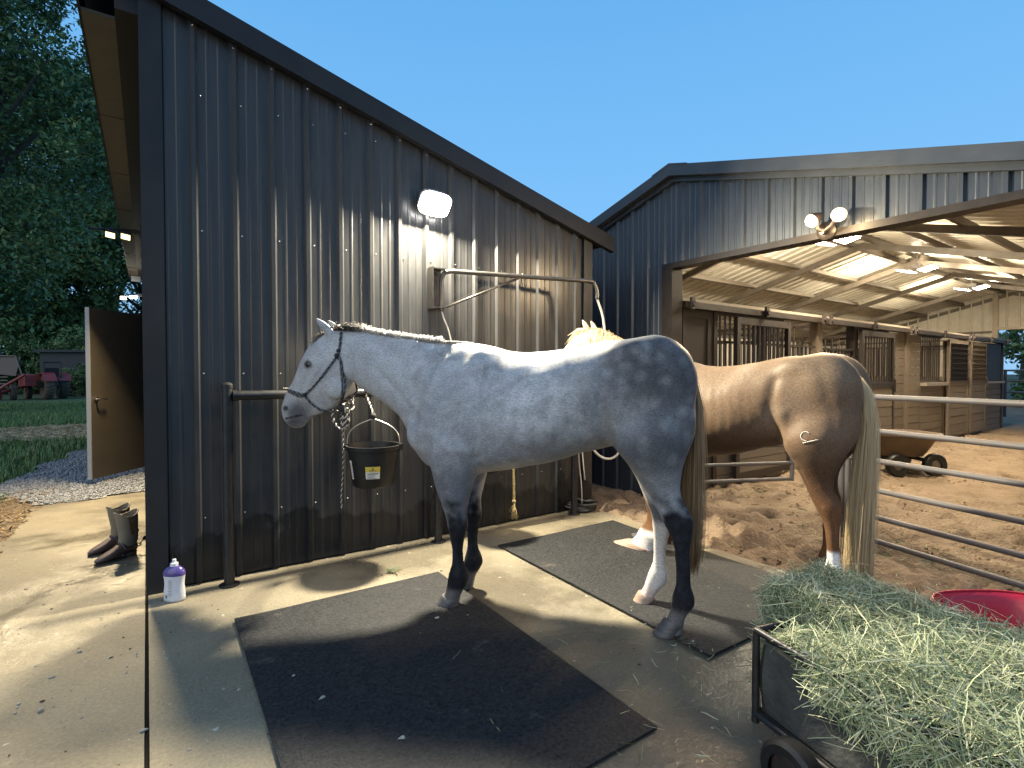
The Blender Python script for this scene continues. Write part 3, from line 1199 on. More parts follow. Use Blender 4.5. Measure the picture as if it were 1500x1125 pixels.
def build_horse_mesh(near_hind_shift=0.0, head_dy=0.0):
    mb = MB()
    # trunk, sliced upright: photo x, top y, bottom y, half width, width bias (negative: wider low)
    tr = [(603, 585, 640, .05, 0), (612, 556, 662, .12, 0), (628, 522, 682, .175, -.1), (652, 503, 690, .215, -.35), (676, 499.5, 692, .235, -.45), (700, 500.5, 692, .252, -.42),
          (725, 505, 690, .27, -.32), (750, 514.5, 687, .285, -.25), (775, 515, 683, .293, -.2), (800, 513.5, 679, .295, -.15), (825, 510.5, 673, .29, -.12), (850, 506.5, 664, .278, -.08),
          (876, 499.5, 655, .268, -.02), (908, 495, 652, .268, 0), (940, 499.5, 655, .262, 0), (968, 509, 655, .24, 0), (988, 525, 650, .195, 0), (1002, 546, 635, .14, 0), (1010, 570, 610, .07, 0)]
    secs = []
    for px, t, b, wd, bias in tr:
        tp, bp = hv(px, t), hv(px, b)
        secs.append(((tp + bp) / 2, (tp - bp) / 2, wd, .92, bias))
    loft(mb, secs, 24)
    # neck
    nk = [((500, 480), (513, 556), .072), ((530, 484), (535, 572), .078), ((560, 489), (566, 592), .09), ((592, 494), (590, 612), .108), ((628, 499), (607, 640), .14), ((662, 502), (640, 660), .17)]
    secs = []
    for a, b, wd in nk:
        ta, tb = hv(*a), hv(*b)
        secs.append(((ta + tb) / 2, (ta - tb) / 2, wd, .95, -.28))
    loft(mb, secs)
    # head
    hd = [((505, 482), (516, 548), .066, 0), ((488, 483), (514, 566), .082, .05), ((472, 491), (508, 580), .090, .2), ((458, 502), (498, 592), .094, .22), ((449.5, 515), (486, 599.5), .086, .2), ((441, 532), (471, 606), .070, .15),
          ((433.5, 549), (459, 611), .056, .1), ((424.5, 566), (450, 619), .049, 0), ((417.5, 580), (446, 624), .048, -.05), ((414.2, 592), (439, 627), .050, -.05), ((413.8, 601), (430, 627), .045, 0), ((417, 611), (425, 623), .028, 0)]
    secs = []
    for a, b, wd, bs in hd:
        ta, tb = hv(*a), hv(*b)
        secs.append(((ta + tb) / 2, (ta - tb) / 2, wd, .95, bs))
    loft(mb, secs)
    for s in (1, -1):
        # cheek plate, brow, facial crest, nostril rim, lower lip
        mb.ell(hs(492, 568, .055, s) , (.075, .038, .075))
        mb.ell(hs(456, 527, .080, s), (.034, .020, .016), Matrix.Rotation(R(-25), 3, 'Y'))
        mb.ell(hs(458, 541, .076, s), (.030, .014, .012), Matrix.Rotation(R(-25), 3, 'Y'))
        mb.ell(hs(470, 512, .072, s), (.03, .03, .04))
        mb.tube([hs(467, 545, .083, s), hs(450, 566, .064, s), hs(440, 580, .047, s)], [.014, .013, .006], 8)
        mb.tube([hs(419, 592, .040, s), hs(418, 603, .045, s), hs(424, 609, .040, s)], [.010, .012, .008], 8)
        mb.ell(hs(437, 622, .018, s), (.03, .025, .018))
        # ear
        e0, e1 = hs(486, 489, .050, s), hs(461, 464, .062, s)
        d = (e1 - e0)
        ring = []
        for t, wr in ((-.25, .024), (0, .028), (.25, .033), (.5, .030), (.75, .020), (.93, .010), (1.04, .004)):
            ring.append((e0 + d * t + Vector((0, .006 * s * math.sin(t * 3.1), 0)), wr))
        u = d.normalized()
        a = Vector((0, 1, 0)) - u * u.y
        a.normalize()
        b = u.cross(a)
        mb.rings([[c + (a * math.cos(k * math.pi / 5) * .62 + b * math.sin(k * math.pi / 5)) * wr for k in range(10)] for c, wr in ring])
        # shoulder, point of shoulder, forearm root, haunch, stifle
        mb.ell(hs(652, 600, .15, s), (.14, .06, .24), Matrix.Rotation(R(24), 3, 'Y'))
        mb.ell(hs(623, 636, .115, s), (.115, .095, .12))
        mb.ell(hs(665, 632, .165, s), (.17, .085, .15), Matrix.Rotation(R(20), 3, 'Y'))
        mb.ell(hs(665, 668, .15, s), (.14, .085, .16))
        mb.ell(hs(958, 560, .135, s), (.23, .135, .26))
        mb.ell(hs(968, 622, .15, s), (.185, .115, .26), Matrix.Rotation(R(-6), 3, 'Y'))
        mb.ell(hs(925, 632, .17, s), (.12, .085, .16))
        mb.ell(hs(918, 520, .15, s), (.14, .10, .09))
        # foreleg: photo front x, rear x, y on the near plane
        ly = .135
        fl = [(645, 690, 628), (628, 706, 650), (629, 703, 668), (633, 699, 688), (638, 693, 708), (644, 688, 728), (650, 684.5, 745), (653.5, 685, 757), (655.5, 686, 766), (656.5, 685, 776), (659.5, 681, 788), (661.5, 679.5, 805), (662, 680.5, 824),
              (658.5, 686, 838), (656, 688, 848), (655, 683, 858), (652, 676, 868), (646.5, 673, 880), (643, 672, 889)]
        secs = []
        for fx, rx, y in fl:
            a, b = hv(fx, y, ly), hv(rx, y, ly)
            c = (a + b) / 2
            c.y = ly * s * (1 if y > 690 else 1.0)
            wd = abs(a.x - b.x) / 2
            k = 1.0 if y < 700 else (.92 if y < 800 else .80 if y < 835 else .95)
            secs.append((c, Vector((wd, 0, 0)), wd * k, .95))
        loft(mb, secs, 14)
        mb.ell(hv(670, 766, ly * 1.0) * 1.0 if s > 0 else Vector((hv(670, 766, ly).x, -ly, hv(670, 766, ly).z)), (.044, .044, .05))
        # hind leg
        ly = .17
        if s > 0:
            hl = [(920, 995, 600), (903, 1010, 630), (897, 1011, 645), (908, 1008, 665), (919, 1003, 682), (930, 999, 700), (943, 998, 718), (953, 1002, 734), (960, 1012, 746), (967, 1018, 758), (974, 1018, 772), (982, 1014.5, 788), (987, 1012, 808), (989, 1012, 835),
                  (989, 1012.5, 858), (984, 1019, 874), (983, 1019, 885), (981, 1009, 897), (975, 1003, 907), (970, 1002, 917), (968, 1001, 931)]
        else:
            hl = [(915, 985, 600), (895, 994, 630), (889, 995, 645), (902, 990, 662), (914, 984, 676), (925, 980, 692), (934, 979, 708), (942, 982, 726), (947, 989, 740), (952, 991, 754), (954.5, 987, 769), (956, 980, 785), (956, 977, 805), (955, 976, 826),
                  (949, 980, 840), (945, 977, 852), (942, 968, 861), (936, 961, 870), (929, 955, 880), (926, 953, 890)]
        secs = []
        for fx, rx, y in hl:
            a, b = hv(fx, y, ly * s), hv(rx, y, ly * s)
            wd = abs(a.x - b.x) / 2
            i_ = y
            k = .78 if y < 690 else .72 if y < 740 else .62 if y < 800 else .78 if y < 862 else .9
            secs.append(((a + b) / 2, Vector((wd, 0, 0)), max(wd * k, .026), .95))
        loft(mb, secs, 14)
    # sheath and dock of the tail
    mb.ell(hv(868, 648), (.10, .055, .055))
    mb.tube([hv(985, 522), hv(1001, 531), hv(1010, 552), hv(1013, 590)], [.05, .042, .034, .02], 10)
    me = mb.mesh('horse_rough', MT['coat'])
    o = bpy.data.objects.new('horse_rough', me)
    col.objects.link(o)
    r = o.modifiers.new('r', 'REMESH')
    r.mode = 'VOXEL'
    r.voxel_size = .0095
    r.use_smooth_shade = True
    dg = bpy.context.evaluated_depsgraph_get()
    out = bpy.data.meshes.new_from_object(o.evaluated_get(dg))
    bpy.data.objects.remove(o)
    # relax: lightly everywhere, strongly over the trunk so the muscles flow into one another
    n = len(out.vertices)
    co = np.empty(n * 3, dtype=np.float64)
    out.vertices.foreach_get('co', co)
    co = co.reshape(-1, 3)
    ed = np.empty(len(out.edges) * 2, dtype=np.int64)
    out.edges.foreach_get('vertices', ed)
    e0, e1 = ed.reshape(-1, 2).T
    deg = np.bincount(e0, minlength=n) + np.bincount(e1, minlength=n)

    def relax(co, wgt, it):
        for _ in range(it):
            acc = np.stack([np.bincount(e0, co[e1, k], n) + np.bincount(e1, co[e0, k], n) for k in range(3)], 1)
            co = co + (acc / deg[:, None] - co) * wgt[:, None]
        return co
    co = relax(co, np.full(n, .5), 7)
    st = lambda a, b, x: (lambda t: t * t * (3 - 2 * t))(np.clip((x - a) / (b - a), 0, 1))
    wt = st(.62, .88, co[:, 2]) * (1 - st(.70, .92, co[:, 0]))
    legs = (1 - st(.62, .88, co[:, 2]))
    co = relax(co, .5 * wt + (.045 * legs), 85)
    # flesh: folds, ribs and muscle bellies a few millimetres deep
    nr = np.empty(n * 3, dtype=np.float32)
    out.vertices.foreach_set('co', co.astype(np.float32).ravel())
    out.update()
    out.vertices.foreach_get('normal', nr)
    nr = nr.reshape(-1, 3)

    def line(pts, depth, width, ly=None):
        """soft groove (depth < 0) or ridge along photo points, on both flanks"""
        q = np.array([(hv(*p, .07 if p[0] < 525 else .16 if p[1] > 760 else .2).x, hv(*p, .07 if p[0] < 525 else .16 if p[1] > 760 else .2).z) for p in pts])
        d = np.full(n, 9.0)
        for a, b in zip(q[:-1], q[1:]):
            ab = b - a
            t = np.clip(((co[:, [0, 2]] - a) @ ab) / (ab @ ab), 0, 1)
            d = np.minimum(d, np.linalg.norm(co[:, [0, 2]] - a - t[:, None] * ab, axis=1))
        return depth * np.exp(-(d / width) ** 2)
    side = np.clip(np.abs(nr[:, 1]) * 1.6, 0, 1)
    h = line([(640, 512), (622, 545), (606, 590), (604, 620)], -.014, .030)                 # shoulder in front
    h += line([(690, 520), (672, 560), (645, 600), (630, 630)], .010, .045)                  # shoulder blade
    h += line([(702, 545), (700, 590), (706, 630), (700, 668)], -.012, .028)                 # behind the elbow
    h += line([(650, 640), (668, 655), (690, 660)], .010, .03)
    h += line([(632, 650), (628, 672)], -.010, .018)
    h += line([(886, 540), (880, 590), (884, 620), (896, 650)], -.016, .034)                 # flank hollow
    h += line([(902, 600), (905, 640), (922, 672)], .009, .035)
    h += line([(960, 515), (975, 560), (985, 610), (984, 660)], -.003, .028)                 # groove between the ham muscles
    h += line([(930, 505), (955, 535)], .006, .05)
    h += line([(940, 700), (962, 735), (985, 760)], -.007, .014)
    h += line([(705, 640), (760, 660), (830, 655)], -.006, .05)
    for k in range(7):
        x = 738 + k * 17
        h += line([(x, 560), (x + 8, 610), (x + 4, 645)], .0013, .014)
    for pts in (((676, 790), (676, 812), (677, 832)), ((1004, 792), (1005, 825), (1006, 860)), ((1000, 770), (1003, 800))):
        h += line(pts, -.005, .007)
    h += line([(540, 500), (575, 530), (600, 575)], -.006, .03)
    h += line([(535, 540), (570, 572), (596, 600)], -.008, .02)                              # jugular groove
    h += line([(470, 540), (456, 560), (445, 580)], .008, .011)
    h += line([(462, 538), (450, 552), (440, 572)], -.006, .010)
    h += line([(478, 512), (480, 528), (474, 542)], -.005, .012)
    h += line([(440, 590), (452, 604)], -.005, .010)
    h += line([(425, 588), (420, 596), (421, 604)], .006, .009)
    h += line([(506, 545), (502, 575), (490, 592)], .005, .014)
    h += line([(514, 520), (516, 560)], -.010, .014)
    h += line([(478, 500), (468, 514)], -.010, .014)
    h += line([(482, 556), (474, 580), (476, 594)], -.006, .012)
    co = co + nr * (h * side)[:, None]
    co = co + nr * np.array([.0032 * noise.noise(Vector(p) * 6.5) + .0015 * noise.noise(Vector(p) * 15) for p in co])[:, None]
    co = relax(co, np.full(n, .35), 3)
    out.vertices.foreach_set('co', co.astype(np.float32).ravel())
    out.polygons.foreach_set('use_smooth', [True] * len(out.polygons))
    out.update()
    return out


def coat_material(name):
    m = bpy.data.materials.new(name)
    m.use_nodes = True
    n = m.node_tree
    b = n.nodes['Principled BSDF']
    at = n.nodes.new('ShaderNodeAttribute')
    at.attribute_name = 'coat'
    tc = n.nodes.new('ShaderNodeTexCoord')
    mp = n.nodes.new('ShaderNodeMapping')
    mp.inputs['Scale'].default_value = (70, 160, 160)
    mp.inputs['Rotation'].default_value = (0, R(25), 0)
    n.links.new(tc.outputs['Object'], mp.inputs[0])
    t = n.nodes.new('ShaderNodeTexNoise')
    t.inputs['Scale'].default_value = 1
    t.inputs['Detail'].default_value = 6
    t.inputs['Roughness'].default_value = .7
    n.links.new(mp.outputs[0], t.inputs['Vector'])
    mr = n.nodes.new('ShaderNodeMapRange')
    mr.inputs['From Min'].default_value = .25
    mr.inputs['From Max'].default_value = .75
    mr.inputs['To Min'].default_value = .45
    mr.inputs['To Max'].default_value = 1.5
    n.links.new(t.outputs[0], mr.inputs[0])
    mx = n.nodes.new('ShaderNodeMixRGB')
    mx.blend_type = 'MULTIPLY'
    mx.inputs[0].default_value = 1
    n.links.new(at.outputs['Color'], mx.inputs[1])
    n.links.new(mr.outputs[0], mx.inputs[2])
    n.links.new(mx.outputs[0], b.inputs['Base Color'])
    bw = n.nodes.new('ShaderNodeRGBToBW')
    n.links.new(at.outputs['Color'], bw.inputs[0])
    sr = n.nodes.new('ShaderNodeMapRange')
    sr.inputs['From Min'].default_value = .02
    sr.inputs['From Max'].default_value = .25
    sr.inputs['To Min'].default_value = .03
    sr.inputs['To Max'].default_value = .28
    n.links.new(bw.outputs[0], sr.inputs[0])
    n.links.new(sr.outputs[0], b.inputs['Specular IOR Level'])
    b.inputs['Roughness'].default_value = .48
    b.inputs['Sheen Weight'].default_value = .04
    b.inputs['Sheen Roughness'].default_value = .4
    bp = n.nodes.new('ShaderNodeBump')
    bp.inputs['Strength'].default_value = .22
    bp.inputs['Distance'].default_value = .004
    n.links.new(t.outputs[0], bp.inputs['Height'])
    n.links.new(bp.outputs[0], b.inputs['Normal'])
    return m


MT['coat'] = coat_material('horse_coat')
MT['hoof'] = M('hoof_horn', (.045, .042, .045), .45, var=(14, (.10, .09, .085)), stretch=(1, 1, 6), bump=(30, .3, .003))
MT['pale_hoof'] = M('pale_hoof_horn', (.25, .17, .125), .55, var=(14, (.38, .28, .22)), stretch=(1, 1, 6), bump=(30, .3, .003))
MT['eye'] = M('dark_eye', (.006, .005, .005), .06, spec=.8)
MT['grey_hair'] = M('pale_grey_hair', (.42, .40, .38), .5, var=(30, (.62, .60, .57), .2), stretch=(1, 1, .2))
MT['dark_hair'] = M('dark_mane_hair', (.05, .045, .04), .5, var=(30, (.16, .14, .12), .2))
MT['tail_brown'] = M('brown_tail_hair', (.17, .105, .052), .5, var=(40, (.34, .23, .125), .2), stretch=(1, 1, .08))
MT['flaxen'] = M('flaxen_hair', (.38, .28, .15), .5, var=(40, (.56, .45, .28), .2), stretch=(1, 1, .08))


def lerp(a, b, t):
    return a + (b - a) * t


def sm(e0, e1, x):
    t = max(0.0, min(1.0, (x - e0) / (e1 - e0)))
    return t * t * (3 - 2 * t)


def grey_coat(x, y, z):
    p = Vector((x, y, z))
    n1 = noise.noise(p * 3.1)
    n2 = noise.noise(p * 9.0)
    n3 = noise.noise(p * 30.0)
    n4 = noise.noise(p * 17.0 + Vector((4, 4, 4)))
    base = Vector((.335, .335, .34)) * (1 + .16 * n1 + .22 * n2 + .26 * n4 + .20 * n3)
    # darker clouded quarters
    q = sm(-.02, -.45, x) * sm(.62, 1.0, z)
    dd = noise.voronoi(p * 11.0 + Vector((n1, n2, n1)) * .5)[0][0]
    dap = sm(.60, .10, dd) * (.55 + .45 * n2)
    dark = Vector((.062, .064, .072)) * (1 + .4 * n2 + .45 * n4)
    lite = sm(-.58, -.35, x) * sm(.9, 1.1, z) * sm(1.30, 1.12, z)       # paler stifle
    mixv = q * (1.0 - .55 * dap + .28 * n1 + .25 * n2 + .2 * n4) * (1 - .55 * lite)
    c = base.lerp(dark, max(0, min(.95, mixv)))
    # clouded lower barrel
    bl = sm(1.12, .90, z) * sm(-.75, -.2, x) * sm(.62, .3, x)
    c = c.lerp(Vector((.13, .13, .14)) * (1 + .3 * n2), max(0, min(1, bl * (.55 + .5 * n1 + .4 * n2) * (1 - .55 * dap))))
    c = c.lerp(Vector((.17, .17, .185)), sm(.15, .5, x) * sm(1.5, 1.1, z) * sm(.95, .6, x) * max(0, .34 + .6 * n1 + .4 * n2) * (1 - .6 * dap))
    # legs
    front = x > 0
    if z < 1.0:
        if front and x < 1.0:
            k = sm(.66, .50, z + .10 * n2 + .07 * n4 + .04 * n3)
            c = c.lerp(Vector((.10, .10, .113)) * (1 + .5 * n2 + .3 * n4), sm(.92, .62, z) * (.55 + .4 * n1))
            c = c.lerp(Vector((.013, .013, .0145)) * (1 + .6 * n3), k * .97)
            if z < .14:
                c = c.lerp(Vector((.15, .135, .125)), sm(.14, .10, z) * .8)
        elif not front and y > 0:
            k = sm(.64, .48, z + .10 * n2 + .07 * n4 + .04 * n3 + .12 * sm(-.47, -.62, x) * -1)
            c = c.lerp(Vector((.15, .155, .175)) * (1 + .3 * n2), sm(1.0, .7, z) * .35)
            c = c.lerp(Vector((.013, .0135, .016)) * (1 + .6 * n3), k * .97)
            if z < .17:
                c = c.lerp(Vector((.17, .155, .15)), sm(.17, .11, z) * .75)
        elif not front:
            c = c.lerp(Vector((.52, .49, .46)) * (1 + .14 * n2), sm(.86, .60, z))
            c = c.lerp(Vector((.52, .38, .32)), sm(.13, .08, z) * .6)
            c = c.lerp(Vector((.06, .06, .07)), sm(.46, .52, z) * sm(.66, .58, z) * sm(-.44, -.50, x) * .85)
    # head
    if x > .86:
        c = c.lerp(Vector((.35, .35, .355)) * (1 + .14 * n2 + .1 * n4), .8 * sm(.86, .95, x))
        mv = hv(436, 606, .045)
        d = math.hypot((x - mv.x) * .9, (z - mv.z) * 1.0)
        c = c.lerp(Vector((.06, .058, .064)) * (1 + .6 * n2), sm(.125, .03, d + .03 * n2) * .85)
        lip = hv(430, 620, .04)
        d = math.hypot((x - lip.x) * .8, (z - lip.z) * 1.6)
        c = c.lerp(Vector((.04, .037, .04)), sm(.07, .02, d) * .8)
        m1, m2 = hv(421, 613, .03), hv(441, 608, .04)
        ab = Vector((m2.x - m1.x, m2.z - m1.z))
        t = max(0, min(1, ((x - m1.x) * ab.x + (z - m1.z) * ab.y) / ab.length_squared))
        d = math.hypot(x - m1.x - ab.x * t, z - m1.z - ab.y * t)
        c = c.lerp(Vector((.02, .018, .018)), sm(.010, .004, d) * .9)
        for ex, ey, ra_, rb_ in ((452.5, 534, .040, .017), (418.5, 598, .027, .013)):  # dark skin round the eye; nostril hollow's shade painted into the coat
            ev = hv(ex, ey, .075 if ey < 560 else .045)
            d = math.hypot((x - ev.x) * .85, (z - ev.z) * 1.15)
            c = c.lerp(Vector((.03, .027, .027)), sm(ra_, rb_, d) * .92)
        if z > 1.62:
            c = c * .85
    return c


def palomino_coat(x, y, z):
    p = Vector((x, y, z)) + Vector((5, 3, 1))
    n1 = noise.noise(p * 2.6)
    n2 = noise.noise(p * 9.0)
    n3 = noise.noise(p * 30.0)
    base = Vector((.118, .078, .050)) * (1 + .25 * n1 + .10 * n2 + .07 * n3)
    c = base
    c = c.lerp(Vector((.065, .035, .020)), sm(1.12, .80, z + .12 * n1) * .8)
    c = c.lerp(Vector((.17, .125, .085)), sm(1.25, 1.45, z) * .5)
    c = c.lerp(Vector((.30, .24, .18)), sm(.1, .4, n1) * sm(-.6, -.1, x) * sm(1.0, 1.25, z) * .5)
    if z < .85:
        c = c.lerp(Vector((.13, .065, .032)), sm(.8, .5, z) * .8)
        if x < 0 and y > 0:
            c = c.lerp(Vector((.68, .67, .66)) * (1 + .08 * n2), sm(.335, .30, z + .02 * n2))
        if x > 0 and y > 0:
            c = c.lerp(Vector((.66, .64, .62)), sm(.22, .17, z))
    if x > .9:
        c = c.lerp(Vector((.46, .33, .20)), .5)
    return c


def hair(mb, root, path, rng, n, spread, r=.0022, sides=3, taper=.35):
    for i in range(n):
        o = Vector((rng.gauss(0, 1) * spread[0], rng.gauss(0, 1) * spread[1], rng.gauss(0, 1) * spread[2]))
        k = rng.uniform(.75, 1.05)
        wob = rng.uniform(0, 6.28)
        lock = .006 * math.sin(7.0 * o.y / max(spread[1], 1e-4) * .5 + 1.3)
        pts = []
        m = len(path)
        for j, (p, sp) in enumerate(path):
            t = j / (m - 1)
            pts.append(p + o * sp + Vector(((math.sin(wob + t * 6) * .007 + lock * math.sin(t * 9)) * t, (math.cos(wob + t * 5) * .007 + lock * math.cos(t * 7)) * t, 0)))
        if k < 1:
            pts[-1] = pts[-2].lerp(pts[-1], max(.1, 1 - (1 - k) * 2.5))
        rr = [r * (1 - (1 - taper) * j / (m - 1)) for j in range(m)]
        mb.tube(pts, rr, sides)


def make_horse(name, label, mesh, coatfn, org, yaw_a, scale, mats_hair, hooves, transform=None):
    th = thing(name, label, 'horse', org)
    th.rotation_euler.z = math.atan2(yaw_a.y, yaw_a.x)
    th.scale = (scale,) * 3
    me = mesh
    n = len(me.vertices)
    co = np.empty(n * 3, dtype=np.float32)
    me.vertices.foreach_get('co', co)
    co = co.reshape(-1, 3)
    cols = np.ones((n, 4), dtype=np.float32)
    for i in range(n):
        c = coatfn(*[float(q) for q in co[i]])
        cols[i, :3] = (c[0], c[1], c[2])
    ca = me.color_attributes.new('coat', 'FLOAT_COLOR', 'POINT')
    ca.data.foreach_set('color', cols.ravel())
    if transform is not None:
        co2 = np.array([transform(Vector(p)) for p in co], dtype=np.float32)
        me.vertices.foreach_set('co', co2.ravel())
        me.update()
    body = bpy.data.objects.new('body', me)
    col.objects.link(body)
    body.parent = th
    tf = transform or (lambda p: p)
    # hooves
    spec = [((645, 673), (638.5, 671.5), 880, 897, .135, 1), ((645, 673), (638.5, 671.5), 880, 897, .135, -1),
            ((969, 1002), (963, 1002), 913, 944, .17, 1), ((928.5, 955), (921.5, 951), 880, 898, .17, -1)]
    for (t0, t1), (b0, b1), y0, y1, ly, s in spec:
        pl = ly if (s > 0 or t0 < 700) else -ly
        a0, a1 = hv(t0, y0, pl), hv(t1, y0, pl)
        c0, c1 = hv(b0, y1, pl), hv(b1, y1, pl)
        top, bot = (a0 + a1) / 2, (c0 + c1) / 2
        top.y = bot.y = ly * s
        bot.z = .002 if s > 0 or t0 < 700 else .012
        top.z = .074 if y0 == 913 else .056
        sel = co[(np.abs(co[:, 2] - top.z) < .014) & (np.abs(co[:, 1] - top.y) < .085) & (np.abs(co[:, 0] - top.x) < .12)]
        (x0_, y0_), (x1_, y1_) = sel[:, :2].min(0), sel[:, :2].max(0)
        top.x, top.y = (x0_ + x1_) / 2, (y0_ + y1_) / 2
        rtx, rty = (x1_ - x0_) / 2 + .005, (y1_ - y0_) / 2 + .005
        rbx = min(abs(c0.x - c1.x) / 2, rtx * 1.3)
        rby = max(rty * 1.14, rbx * .88)
        bot.x = top.x + (rbx - rtx) + top.z * .42
        bot.y = top.y
        m2 = MB()
        rings = []
        for t in (0, .04, .14, .45, .78, .93, 1.0):
            c = bot.lerp(top, t)
            rx_, ry_ = lerp(rbx, rtx, t), lerp(rby, rty, t)
            if t == 0:
                rx_, ry_ = rx_ * .97, ry_ * .97
            if t == 1.0:
                rx_, ry_ = rx_ * .90, ry_ * .90
            ring = []
            for k in range(24):
                a = 2 * math.pi * k / 24
                ex = rx_ * math.cos(a)
                if ex < 0:
                    ex *= .90
                ring.append(tf(c + Vector((ex, ry_ * math.sin(a), .012 * math.cos(a) * t + (.006 if t == 1 else 0)))))
            rings.append(ring)
        m2.rings(rings)
        me2 = m2.mesh('hoof', MT[hooves[(0 if t0 < 700 else 2) + (0 if s > 0 else 1)]], smooth=40)
        link('hoof', me2, th)
    # eyes
    for s in (1, -1):
        m2 = MB()
        e = tf(hs(453, 534, .080, s))
        m2.ell(e, (.023, .015, .0165), Matrix.Rotation(R(25), 3, 'Y'), 16, 12)
        link('eye', m2.mesh('eye', MT['eye'], smooth=True), th)
    return th


rngh = random.Random(21)
base_mesh = build_horse_mesh()
pal_mesh = base_mesh.copy()
grey = make_horse('grey_horse', 'dapple grey horse with dark legs and one white hind leg standing on black mats', base_mesh, grey_coat, HO, HA, 1.0,
                  None, ('hoof', 'hoof', 'hoof', 'pale_hoof'))
# mane: short roached crest, darker bunch behind the poll, forelock
mb = MB()
crest = [hv(x, y) for x, y in ((520, 482), (545, 487), (575, 492), (605, 496.5), (635, 500), (665, 500), (690, 502))]
for i in range(1500):
    t = rngh.random() * (len(crest) - 1.001)
    j = int(t)
    p = crest[j].lerp(crest[j + 1], t - j) + Vector((0, rngh.gauss(0, .012), -.012))
    L = .035 + .02 * rngh.random() if t < 4.3 else .022
    d = Vector((rngh.gauss(-.35, .35), rngh.gauss(.0, .5), 1)).normalized()
    mb.tube([p, p + d * L * .6, p + d * L + Vector((0, rngh.gauss(0, .008), -.006))], [.0028, .0022, .0008], 3)
link('mane', mb.mesh('mane', MT['grey_hair'], smooth=True), grey)
mb = MB()
for i in range(420):
    p = hv(lerp(490, 524, rngh.random()), 483) + Vector((0, rngh.gauss(0, .02), -.01))
    d = Vector((rngh.gauss(-.7, .3), rngh.gauss(.2, .5), .8)).normalized()
    L = .05 + .035 * rngh.random()
    mb.tube([p, p + d * L * .5 + Vector((0, 0, .01)), p + d * L + Vector((-.02, 0, -.02))], [.003, .0026, .001], 3)
for i in range(160):
    p = hv(lerp(476, 492, rngh.random()), 486) + Vector((0, rngh.gauss(0, .025), -.004))
    q = hv(lerp(462, 470, rngh.random()), lerp(500, 512, rngh.random())) + Vector((0, rngh.gauss(.01, .03), .012))
    mb.tube([p, p.lerp(q, .5) + Vector((0, 0, .015)), q], [.0028, .0025, .001], 3)
link('forelock', mb.mesh('forelock', MT['dark_hair'], smooth=True), grey)
mb = MB()
tpath = [(hv(1000, 533), .25), (hv(1011, 560), .6), (hv(1015, 600), 1.0), (hv(1014, 660), 1.35), (hv(1012, 730), 1.5), (hv(1011, 790), 1.4), (hv(1010, 835), 1.1)]
tpath = [(p + Vector((-.01, -.02, 0)), s) for p, s in tpath]
hair(mb, None, tpath, rngh, 950, (.016, .034, .012), .0018)
link('tail', mb.mesh('tail', MT['tail_brown'], smooth=True), grey)

# ---- the tan horse beyond
PSC = .95
_a = R(11)
PA = Vector((-math.sin(_a), math.cos(_a), 0))
PL = Vector((-PA.y, PA.x, 0))
PO = Vector((3.31, 2.0, 0))
NB = hv(640, 560)


def pal_tf(p):
    """raise and straighten the neck and head a little"""
    k = sm(.45, .80, p.x)
    if p.x < -.1 and p.z < 1.1:
        p = p + Vector((.07 * sm(1.1, .6, p.z) * sm(-.1, -.35, p.x), 0, 0))
    if k <= 0:
        return p
    a = R(16) * k
    d = p - NB
    q = Matrix.Rotation(-a, 3, 'Y') @ d
    # head turned away
    return NB + q + Vector((0, 0, -.0))


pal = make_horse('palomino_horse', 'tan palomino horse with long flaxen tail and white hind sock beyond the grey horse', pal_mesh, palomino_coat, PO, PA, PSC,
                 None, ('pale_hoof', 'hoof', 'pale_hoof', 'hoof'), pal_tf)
mb = MB()
for i in range(900):
    t = rngh.random()
    c = [hv(x, y) for x, y in ((495, 480), (520, 482), (545, 487), (575, 492), (605, 496.5), (640, 500))]
    tt = t * 4.99
    j = int(tt)
    p = pal_tf(c[j].lerp(c[j + 1], tt - j) + Vector((0, rngh.gauss(0, .012), -.01)))
    s = rngh.choice((1, 1, 1, -1))
    L = .16 + .10 * rngh.random()
    mb.tube([p, p + Vector((rngh.gauss(0, .01), .05 * s, .025)), p + Vector((rngh.gauss(0, .02), .10 * s, -L * .45)), p + Vector((rngh.gauss(0, .03), .105 * s + rngh.gauss(0, .01), -L))], [.0032, .003, .0025, .001], 3)
for i in range(260):
    p = pal_tf(hv(lerp(476, 494, rngh.random()), 484) + Vector((0, rngh.gauss(0, .025), .004)))
    q = pal_tf(hv(lerp(452, 470, rngh.random()), lerp(505, 530, rngh.random())) + Vector((0, rngh.gauss(.0, .04), .012)))
    mb.tube([p, p.lerp(q, .5) + Vector((.02, 0, .03)), q + Vector((.02, 0, 0))], [.0032, .003, .001], 3)
link('mane', mb.mesh('mane', MT['flaxen'], smooth=True), pal)
mb = MB()
tpath = [(hv(998, 533), .4), (hv(1010, 562), .8), (hv(1014, 610), 1.0), (hv(1010, 680), 1.25), (hv(1006, 760), 1.4), (hv(1003, 840), 1.45), (hv(1001, 925), 1.3)]
tpath = [(p + Vector((-.012, .01, 0)), s) for p, s in tpath]
hair(mb, None, tpath, rngh, 1700, (.020, .034, .012), .0019)
link('tail', mb.mesh('tail', MT['flaxen'], smooth=True), pal)
# freeze-brand: a C above a bar on the near hip
MT['brand'] = M('white_brand_hair', (.48, .43, .37), .6)
bvh = None
from mathutils.bvhtree import BVHTree
bvh = BVHTree.FromPolygons([v.co[:] for v in pal_mesh.vertices], [p.vertices[:] for p in pal_mesh.polygons])
Rz = Matrix.Rotation(-math.atan2(PA.y, PA.x), 3, 'Z')


